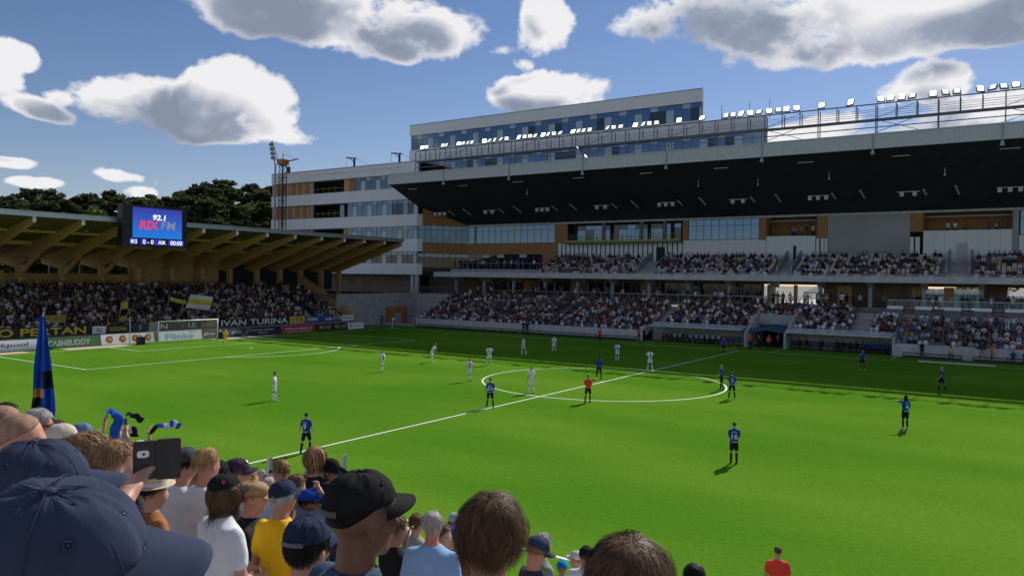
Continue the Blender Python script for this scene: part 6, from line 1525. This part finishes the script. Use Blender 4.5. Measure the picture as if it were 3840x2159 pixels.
STRAW = pm('straw', (.55,.43,.26), .8, .2, 60, .4, 90); BAND = cloth('hat_band', (.5,.5,.53))
def fedora(pos, phi):
    t = thing('straw_hat', 'pale straw hat with white band worn by the person below the phone', 'hat', pos, None, face_dir(phi)); b = MB(); n = 28
    def rg(z, a, c, dip=0): return [(a*math.cos(2*math.pi*i/n), c*math.sin(2*math.pi*i/n), z - dip*abs(math.sin(2*math.pi*i/n))**6*.5) for i in range(n)]
    b.loft([rg(0,.088,.105), rg(.05,.084,.10), rg(.1,.075,.088,.01), rg(.115,.06,.07,.03), rg(.1,.03,.045,.03)], caps=True); part_local('crown', b, STRAW, t, True)
    b = MB(); b.loft([rg(.004,.087,.104), rg(-.004,.11,.125,-.004), rg(.004,.135,.155,-.02), rg(.0,.134,.154,-.02), rg(-.008,.11,.125,-.004), rg(0,.087,.104)], caps=False); part_local('brim', b, STRAW, t, True)
    b = MB(); b.loft([rg(.006,.0905,.1075), rg(.036,.0885,.105)], caps=False); part_local('band', b, BAND, t, True)
fedora((21.380,-49.590,6.305), 45)
fan('man in dark grey cap and white T-shirt right of the phone', (21.049,-49.120,6.314), 35, 'fair', WHITE_S, ('dark','short'), capf((.06,.065,.08), brim=.05), turn=0)
fan('blond man in white shirt beyond the dark grey cap', (21.301,-49.101,6.347), 30, 'pink', WHITE_S, ('blond','short'))
fan('person in small black cap between the blond man and the plum cap', (21.121,-48.890,6.182), 40, 'fair', (.05,.05,.06), ('dark','short'), capf(BLKC))
fan('man in plum coloured cap with pale badge looking right', (21.137,-48.700,6.165), 70, 'pink', (.06,.07,.09), ('brown','short'), capf((.05,.035,.06), badge=(R(20),R(50),NUM,.016)))
fan('woman with long brown hair, black cap and white T-shirt in the middle foreground', (22.357,-49.715,6.430), 40, 'fair', WHITE_S, ('brown','long'), capf(BLKC, badge=(R(120),R(60),flat('cap_badge_red',(.5,.03,.06)),.014)), arms=('front','front'), tilt=-8, folds=.012, dens=1.4, near=True)
fan('red-faced man in tan flat cap and black shirt', (21.782,-49.048,6.161), 82, 'pink', BLACK_S, ('light','short'), lambda t,M: flatcap(t,M), arms=('down','front'))
fan('grey-haired man in navy cap and bright yellow T-shirt', (22.443,-49.314,6.324), 28, 'tan', (.80,.44,.01), ('grey','short'), capf(NAVYD, brim=.06), folds=.012)
fan('man in slate shirt shading his eyes behind the yellow T-shirt', (20.584,-47.594,5.722), 40, 'fair', (.16,.19,.26), ('brown','short'), arms=('down','shade'), sleeve=1.8)
fan('man in blue peaked cap with shield badge and sunglasses', (20.701,-47.522,5.578), 72, 'tan', (.02,.05,.22), ('dark','short'), lambda t,M: (capf((.015,.06,.33), brim=.085, droop=.004, badge=(R(18),R(52),NUM,.02))(t,M), sunglasses(t,M)))
fan('dark-haired person in dark navy cap seen from behind in the middle foreground', (24.211,-50.673,6.740), 22, 'fair', (.04,.06,.1), ('black','mid'), capf(NAVYD, near=True, strap=pm('grey_strap',(.12,.12,.13))), tilt=-5, near=True)
fan('man in black cap with grey back strap, large in the centre foreground', (25.000,-51.181,7.137), 52, 'brown', (.04,.07,.13), ('black','buzz'), capf(BLKC, near=True, brim=.072, droop=.018, strap=pm('charcoal_strap',(.07,.07,.07))), tilt=0, turn=0, near=True)
fan('woman with short brown hair and floral black top right of the black cap', (22.264,-47.964,5.720), 45, 'tan', BLACK_S, ('brown','short'), arms=('face','down'), sleeve=.12)
fan('child in white cap worn backwards', (20.777,-46.141,4.865), 195, 'fair', (.55,.55,.6), ('brown','short'), capf((.68,.68,.7), opening=flat('opening_dark',(.03,.02,.015))), turn=-190)
fan('brown-haired man in grey top beyond the white cap', (21.080,-46.327,5.117), 20, 'fair', (.3,.3,.31), ('brown','short'))
fan('grey-haired man in pale blue polo shirt seen from behind', (22.666,-47.988,5.830), 15, 'pink', (.24,.40,.66), ('grey','short'), arms=('down','down'), bulk=1.08, folds=.012)
fan('child in pink cap right of the pale blue polo shirt', (20.120,-44.569,4.381), 40, 'fair', (.02,.02,.025), ('dark','mid'), capf((.55,.16,.38)))
fan('child in small blue cap beside the pale blue polo shirt', (20.388,-45.014,4.418), 70, 'fair', (.3,.3,.34), ('dark','short'), capf((.10,.13,.22)))
fan('child in patterned pale cap at the front rail', (20.185,-44.470,4.498), 20, 'fair', (.02,.07,.25), ('light','short'), capf((.35,.42,.46)))
fan('boy with thick tousled brown hair, large in the centre foreground', (25.288,-50.933,7.059), 5, 'fair', (.2,.2,.22), ('brown','mid'), near=True, dens=2.6, seed=5, roll_=3)
fan('woman in pink top half hidden by the brown-haired boy', (23.544,-48.604,5.928), 30, 'fair', (.42,.12,.15), ('light','long'))
fan('man in navy cap leaning down to the right behind the brown-haired boy', (23.423,-47.641,5.682), 68, 'pink', (.05,.05,.06), ('light','short'), capf(NAVYC, brim=.085), tilt=-28)
fan('white-haired woman with sun visor near the front rail', (22.192,-45.494,4.881), 60, 'fair', (.2,.25,.2), ('grey','mid'))
fan('child in bright turquoise blue cap at the bottom', (21.414,-43.656,3.886), 20, 'fair', (.05,.05,.06), ('blond','short'), capf((.01,.22,.48)))
fan('man in black cap and white T-shirt at the lower right of the crowd', (22.020,-44.117,4.314), 20, 'pink', WHITE_S, ('brown','short'), capf(BLKC))
fan('person in white sun hat beside the black cap and white T-shirt', (21.758,-43.852,4.128), 300, 'fair', (.4,.4,.42), ('light','short'), capf((.6,.56,.5), brim=.07))
fan('person with dark brown hair and parting, large at the bottom right of the crowd', (25.816,-51.110,7.085), 0, 'fair', (.05,.05,.06), ('brown','mid'), near=True, dens=2.6, seed=15, tilt=-6)
fan('girl with long brown hair and black T-shirt at the front rail', (20.223,-47.023,5.845), 30, 'fair', (.015,.016,.02), ('light','long'))
fan('person in black cap with raised forearms at the front rail', (20.296,-46.847,5.691), 300, 'tan', BLACK_S, ('black','short'), capf(BLKC), arms=('clap','clap'))
fan('blond man with sunglasses and white shirt at the front rail', (19.943,-47.238,5.708), 305, 'pink', (.6,.62,.66), ('light','short'), sunglasses)
fan('dark head just showing at the bottom edge right of the brown hair', (24.511,-47.063,5.527), 10, 'fair', (.05,.05,.05), ('black','short'))
# phone held up
ph = thing('phone', 'black phone in an open flip case held above the crowd', 'phone', (24.624,-51.571,7.328))
pu = Vector((.055,.09,.0)).normalized(); pv = Vector((.0,.0,1.0)); pn = pu.cross(pv).normalized(); pc = Vector((24.624,-51.571,7.328))
def slab(c, w, h, t, rot=0.0, bev=.006):
    b = MB(); pts = []
    for sx_, sz_ in ((-1,-1),(1,-1),(1,1),(-1,1)):
        for a in range(4):
            ang = math.atan2(sz_, sx_)-math.pi/4+a*math.pi/6; pts.append((sx_*(w/2-bev)+bev*math.cos(ang), sz_*(h/2-bev)+bev*math.sin(ang)))
    r = Matrix.Rotation(rot, 3, pv); u, n_ = r @ pu, r @ pn; lo = [c+u*q[0]+pv*q[1]-n_*t/2 for q in pts]; hi = [c+u*q[0]+pv*q[1]+n_*t/2 for q in pts]; m = len(pts)
    b.add(lo+hi, [tuple(range(m-1,-1,-1)), tuple(range(m,2*m))]+[(k,(k+1)%m,m+(k+1)%m,m+k) for k in range(m)]); return b
PHB = pm('black_leather', (.012,.012,.013), .35, .2, 30, .1, 150)
part('case', slab(pc+pu*.030, .062, .11, .01), PHB, ph); part('case_flap', slab(pc-pu*.029, .058, .105, .006, .12), PHB, ph)
part('camera_window', slab(pc-pu*.033+pv*.018+pn*.0045, .030, .019, .002, .12, .007), WHT, ph); part('camera_lens', slab(pc-pu*.031+pv*.018+pn*.006, .007, .007, .002, .12, .003), BLACKM, ph)
# arms with scarves
def ribbon(name, label, pts, widths, mats, cat='scarf', n=30, twist=2.0, group='scarves waved above the crowd'):
    t = thing(name, label, cat, pts[0], group); pts = [Vector(p) for p in pts]; P = []
    for i in range(n+1):
        u = i/n*(len(pts)-1); k = min(int(u), len(pts)-2); f = u-k; p0, p1, p2, p3 = pts[max(k-1,0)], pts[k], pts[k+1], pts[min(k+2,len(pts)-1)]
        P.append(.5*((2*p1)+(p2-p0)*f+(2*p0-5*p1+4*p2-p3)*f*f+(3*p1-p0-3*p2+p3)*f**3))
    m = len(mats)
    for c, mt in enumerate(mats):
        b = MB(); rings = []; i0, i1 = int(n*c/m), int(n*(c+1)/m)
        for i in range(i0, i1+1):
            d = (P[min(i+1,n)]-P[max(i-1,0)]).normalized(); a = d.cross(Vector((.3,.5,.8))).normalized(); e = d.cross(a); an = twist*i/n; w = widths[0]+(widths[1]-widths[0])*i/n; s1, s2 = a*math.cos(an)+e*math.sin(an), -a*math.sin(an)+e*math.cos(an)
            rings.append([P[i]+s1*w*math.cos(q)*(1)+s2*w*(.14+.12*abs(math.sin(i*.7)))*math.sin(q)+s1*w*.3*math.sin(i*.55) for q in [2*math.pi*k/10 for k in range(10)]])
        b.loft(rings); part('knit_panel', b, mt, t, True)
    return t
S_B, S_K, S_W = cloth('scarf_blue',(.015,.09,.42)), cloth('scarf_black',(.012,.012,.016)), cloth('scarf_white',(.6,.6,.64))
fan('supporter raising a blue scarf with both fists', (20.35,-49.45,6.30), 50, 'fair', (.02,.05,.2), ('dark','short'), arms=((20.262,-49.33,6.585),(20.33,-49.25,6.45)), sleeve=.4)
ribbon('scarf', 'bright blue scarf bunched in raised fists', [(20.262,-49.33,6.60),(20.27,-49.30,6.67),(20.295,-49.26,6.655),(20.31,-49.25,6.58),(20.312,-49.28,6.45)], (.03,.045), [S_B,S_B])
fan('supporter whirling a black scarf overhead', (20.3,-49.15,6.22), 50, 'fair', (.05,.05,.06), ('brown','short'), arms=('down',(20.08,-49.05,6.56)), sleeve=.4)
ribbon('scarf', 'black scarf whirled out to the right above the crowd', [(20.07,-49.045,6.585),(20.085,-49.02,6.60),(20.115,-48.975,6.572),(20.15,-48.93,6.535)], (.016,.03), [S_K,S_K])
ribbon('scarf', 'black and white scarf tail hanging below the black one', [(20.075,-49.04,6.565),(20.085,-49.05,6.50),(20.095,-49.04,6.45),(20.125,-49.0,6.455),(20.12,-48.99,6.40)], (.02,.035), [S_K,S_W,S_K])
fan('supporter holding up a striped scarf right of the black one', (20.05,-48.65,6.08), 45, 'fair', (.04,.04,.05), ('dark','short'), arms=((19.7,-48.6,6.29),(19.765,-48.455,6.34)), sleeve=.4)
ribbon('scarf', 'blue and white striped scarf stretched between two raised hands', [(19.69,-48.6,6.31),(19.72,-48.53,6.37),(19.765,-48.45,6.375),(19.80,-48.40,6.385),(19.83,-48.36,6.36)], (.025,.035), [S_K,S_K,S_B,S_W,S_B,S_W,S_B])
# tall blue flag
fl_ = thing('supporter_flag', 'tall narrow blue and black flag rising at the left of the near crowd', 'flag', (15.8,-47.75,4.4), None)
ft, fb_ = Vector((15.72,-47.70,7.24)), Vector((15.87,-47.755,5.80)); fr_ = Vector((.5,.87,0)).normalized(); fd_ = Vector((.87,-.5,0))
FLB, FLK, FLO = cloth('flag_blue',(.014,.085,.42)), cloth('flag_navy_black',(.012,.014,.03)), cloth('flag_orange',(.5,.26,.08))
def fpt(u, v):
    w = float(np.interp(v, [0,.15,.45,.7,.85,1], [.06,.10,.20,.25,.285,.25])); sh = float(np.interp(v, [0,.5,.75,1], [0,.02,.06,.0]))
    return ft.lerp(fb_, v) + fr_*((u-.5)*w+sh*.3) + fd_*(.05*math.sin(u*13+v*2.4)+.02*math.sin(u*29+v*5)+.03*math.sin(v*8+u*2))*(.45+v)
def fstrip(u0, u1, v0, v1, mt, nu=10, nv=24, off=0.0):
    b = MB(); vs = [fpt(u0+(u1-u0)*i/nu, v0+(v1-v0)*j/nv)+fd_*off for j in range(nv+1) for i in range(nu+1)]; fs = [(j*(nu+1)+i, j*(nu+1)+i+1, (j+1)*(nu+1)+i+1, (j+1)*(nu+1)+i) for j in range(nv) for i in range(nu)]; part('flag_cloth', b.add(vs, fs), mt, fl_, True, fix=False)
fstrip(0,1,0,.5,FLB); fstrip(.0,.45,.5,.66,FLB); fstrip(.45,1,.5,.66,FLK); fstrip(.0,.5,.66,.74,FLO); fstrip(.5,1,.66,.74,FLB); fstrip(0,.42,.74,1,FLK); fstrip(.42,1,.74,1,FLB)
part('pole', MB().tube([(15.85,-47.74,4.2),(15.72,-47.69,7.28)], .012, 8), GREYP, fl_)
# front rail posts and the blue cloth
for i, (x, y, zt) in enumerate(((18.63,-46.32,5.51),(18.954,-46.0,5.33),(19.249,-45.63,5.50))):
    t = thing('rail_post', 'slim grey rail post at the front of the near crowd, %s from the left' % ordn(i), 'post', (x,y,floor_z(y)), 'rail posts before the near crowd'); part('shaft', MB().box(x-.024,x+.024,y-.024,y+.024,floor_z(y),zt), GALV, t); part('base_plate', MB().box(x-.08,x+.08,y-.08,y+.08,floor_z(y),floor_z(y)+.012), GALV, t)
t = waving('supporter_flag', 'rolled blue and black flag carried low beside the rail posts', (19.47,-46.12,5.58), (.24,.19,-.2), (.07,.0,-.22), [S_K,S_B,S_B], amp=.03)
# everyone else on the near terrace
FILL = [(19.49,-48.69,1.66),(18.83,-48.91,1.56),(21.05,-48.1,1.52),(19.73,-48.12,1.69),(19.13,-48,1.62),(17.95,-48.06,1.71),(16.08,-47.89,1.53),(22.22,-47.32,1.65),(19.26,-47.12,1.66),(18.82,-46.48,1.66),(18.14,-46.43,1.54),(16.61,-46.3,1.66),(15.91,-46.4,1.54),(21.06,-45.63,1.56),(17.96,-45.63,1.69),(16.65,-45.57,1.64),(14.98,-45.58,1.67),(14.46,-45.6,1.55),(13.24,-45.71,1.56),(16.82,-44.84,1.7),(13.04,-44.73,1.7),(11.61,-44.84,1.61),(12.19,-44.02,1.76),(10.77,-44.01,1.71),(10.1,-44.08,1.68),(6.49,-43.97,1.52),(10.73,-43.16,1.7),(10.17,-43.15,1.63),(7.3,-43.23,1.61),(14.5,-42.36,1.74),(9.99,-42.3,1.56),(9.41,-42.33,1.73),(7.63,-42.29,1.64),(6.96,-42.29,1.6),(15.08,-41.69,1.79),(13.81,-41.55,1.77),(8.88,-41.61,1.74),(8.33,-41.6,1.69),(7.64,-41.66,1.7),(5.91,-41.59,1.64),(11.56,-40.81,1.7),(7.19,-40.73,1.73)]
rf = random.Random(31)
hair_opts = [('brown','short'),('dark','short'),('light','short'),('blond','short'),('grey','short'),('brown','mid'),('dark','mid'),('black','short')]
hatc = [('navy',NAVYC),('black',BLKC),('beige',(.45,.4,.32)),('grey',(.2,.2,.21)),('white',(.6,.6,.62)),('royal blue',(.02,.07,.3))]
shc = [('white',(.6,.6,.64)),('black',(.02,.02,.02)),('navy',(.03,.04,.09)),('blue',(.02,.07,.3)),('grey',(.2,.2,.21)),('pale blue',(.25,.33,.45)),('red',(.35,.04,.05))]
named = [(' '.join(l.replace(',', '').split()[:5]), p_) for l, p_ in NAMED]; used = set()
STOPW = {'with','in','and','at','of','the','a','by','to','on','far','his','its'}
def short(l):
    w = l.split()
    while w and w[-1] in STOPW: w.pop()
    return ' '.join(w)
for x, y, h in sorted(FILL, key=lambda q: (q[1], q[0])):
    hr = rf.choice(hair_opts); sn, scol = rf.choice(shc); hat = None; hn = hr[0]+' hair'
    if rf.random() < .38: hn, hc = rf.choice(hatc); hat = capf(hc); hn += ' cap'
    pos = Vector((x, y, floor_z(y)+.935*h)); lab = None
    for nl, np_ in sorted(named, key=lambda q: (q[1]-pos).length):
        side = (pos-np_).dot(rgt); depth = (pos-np_).dot(fwd)
        rel = 'just beyond' if depth > abs(side) else ('just left of' if side < 0 else 'just right of')
        lab = 'supporter in %s and %s top, %s %s' % (hn, sn, rel, short(nl))
        if lab not in used and len(lab.split()) <= 16: break
    used.add(lab)
    fan(lab, tuple(pos), rf.uniform(25,70), rf.choice(('fair','fair','pink','tan')), scol, hr, hat, voxel=.034, dens=.6)

finalize()
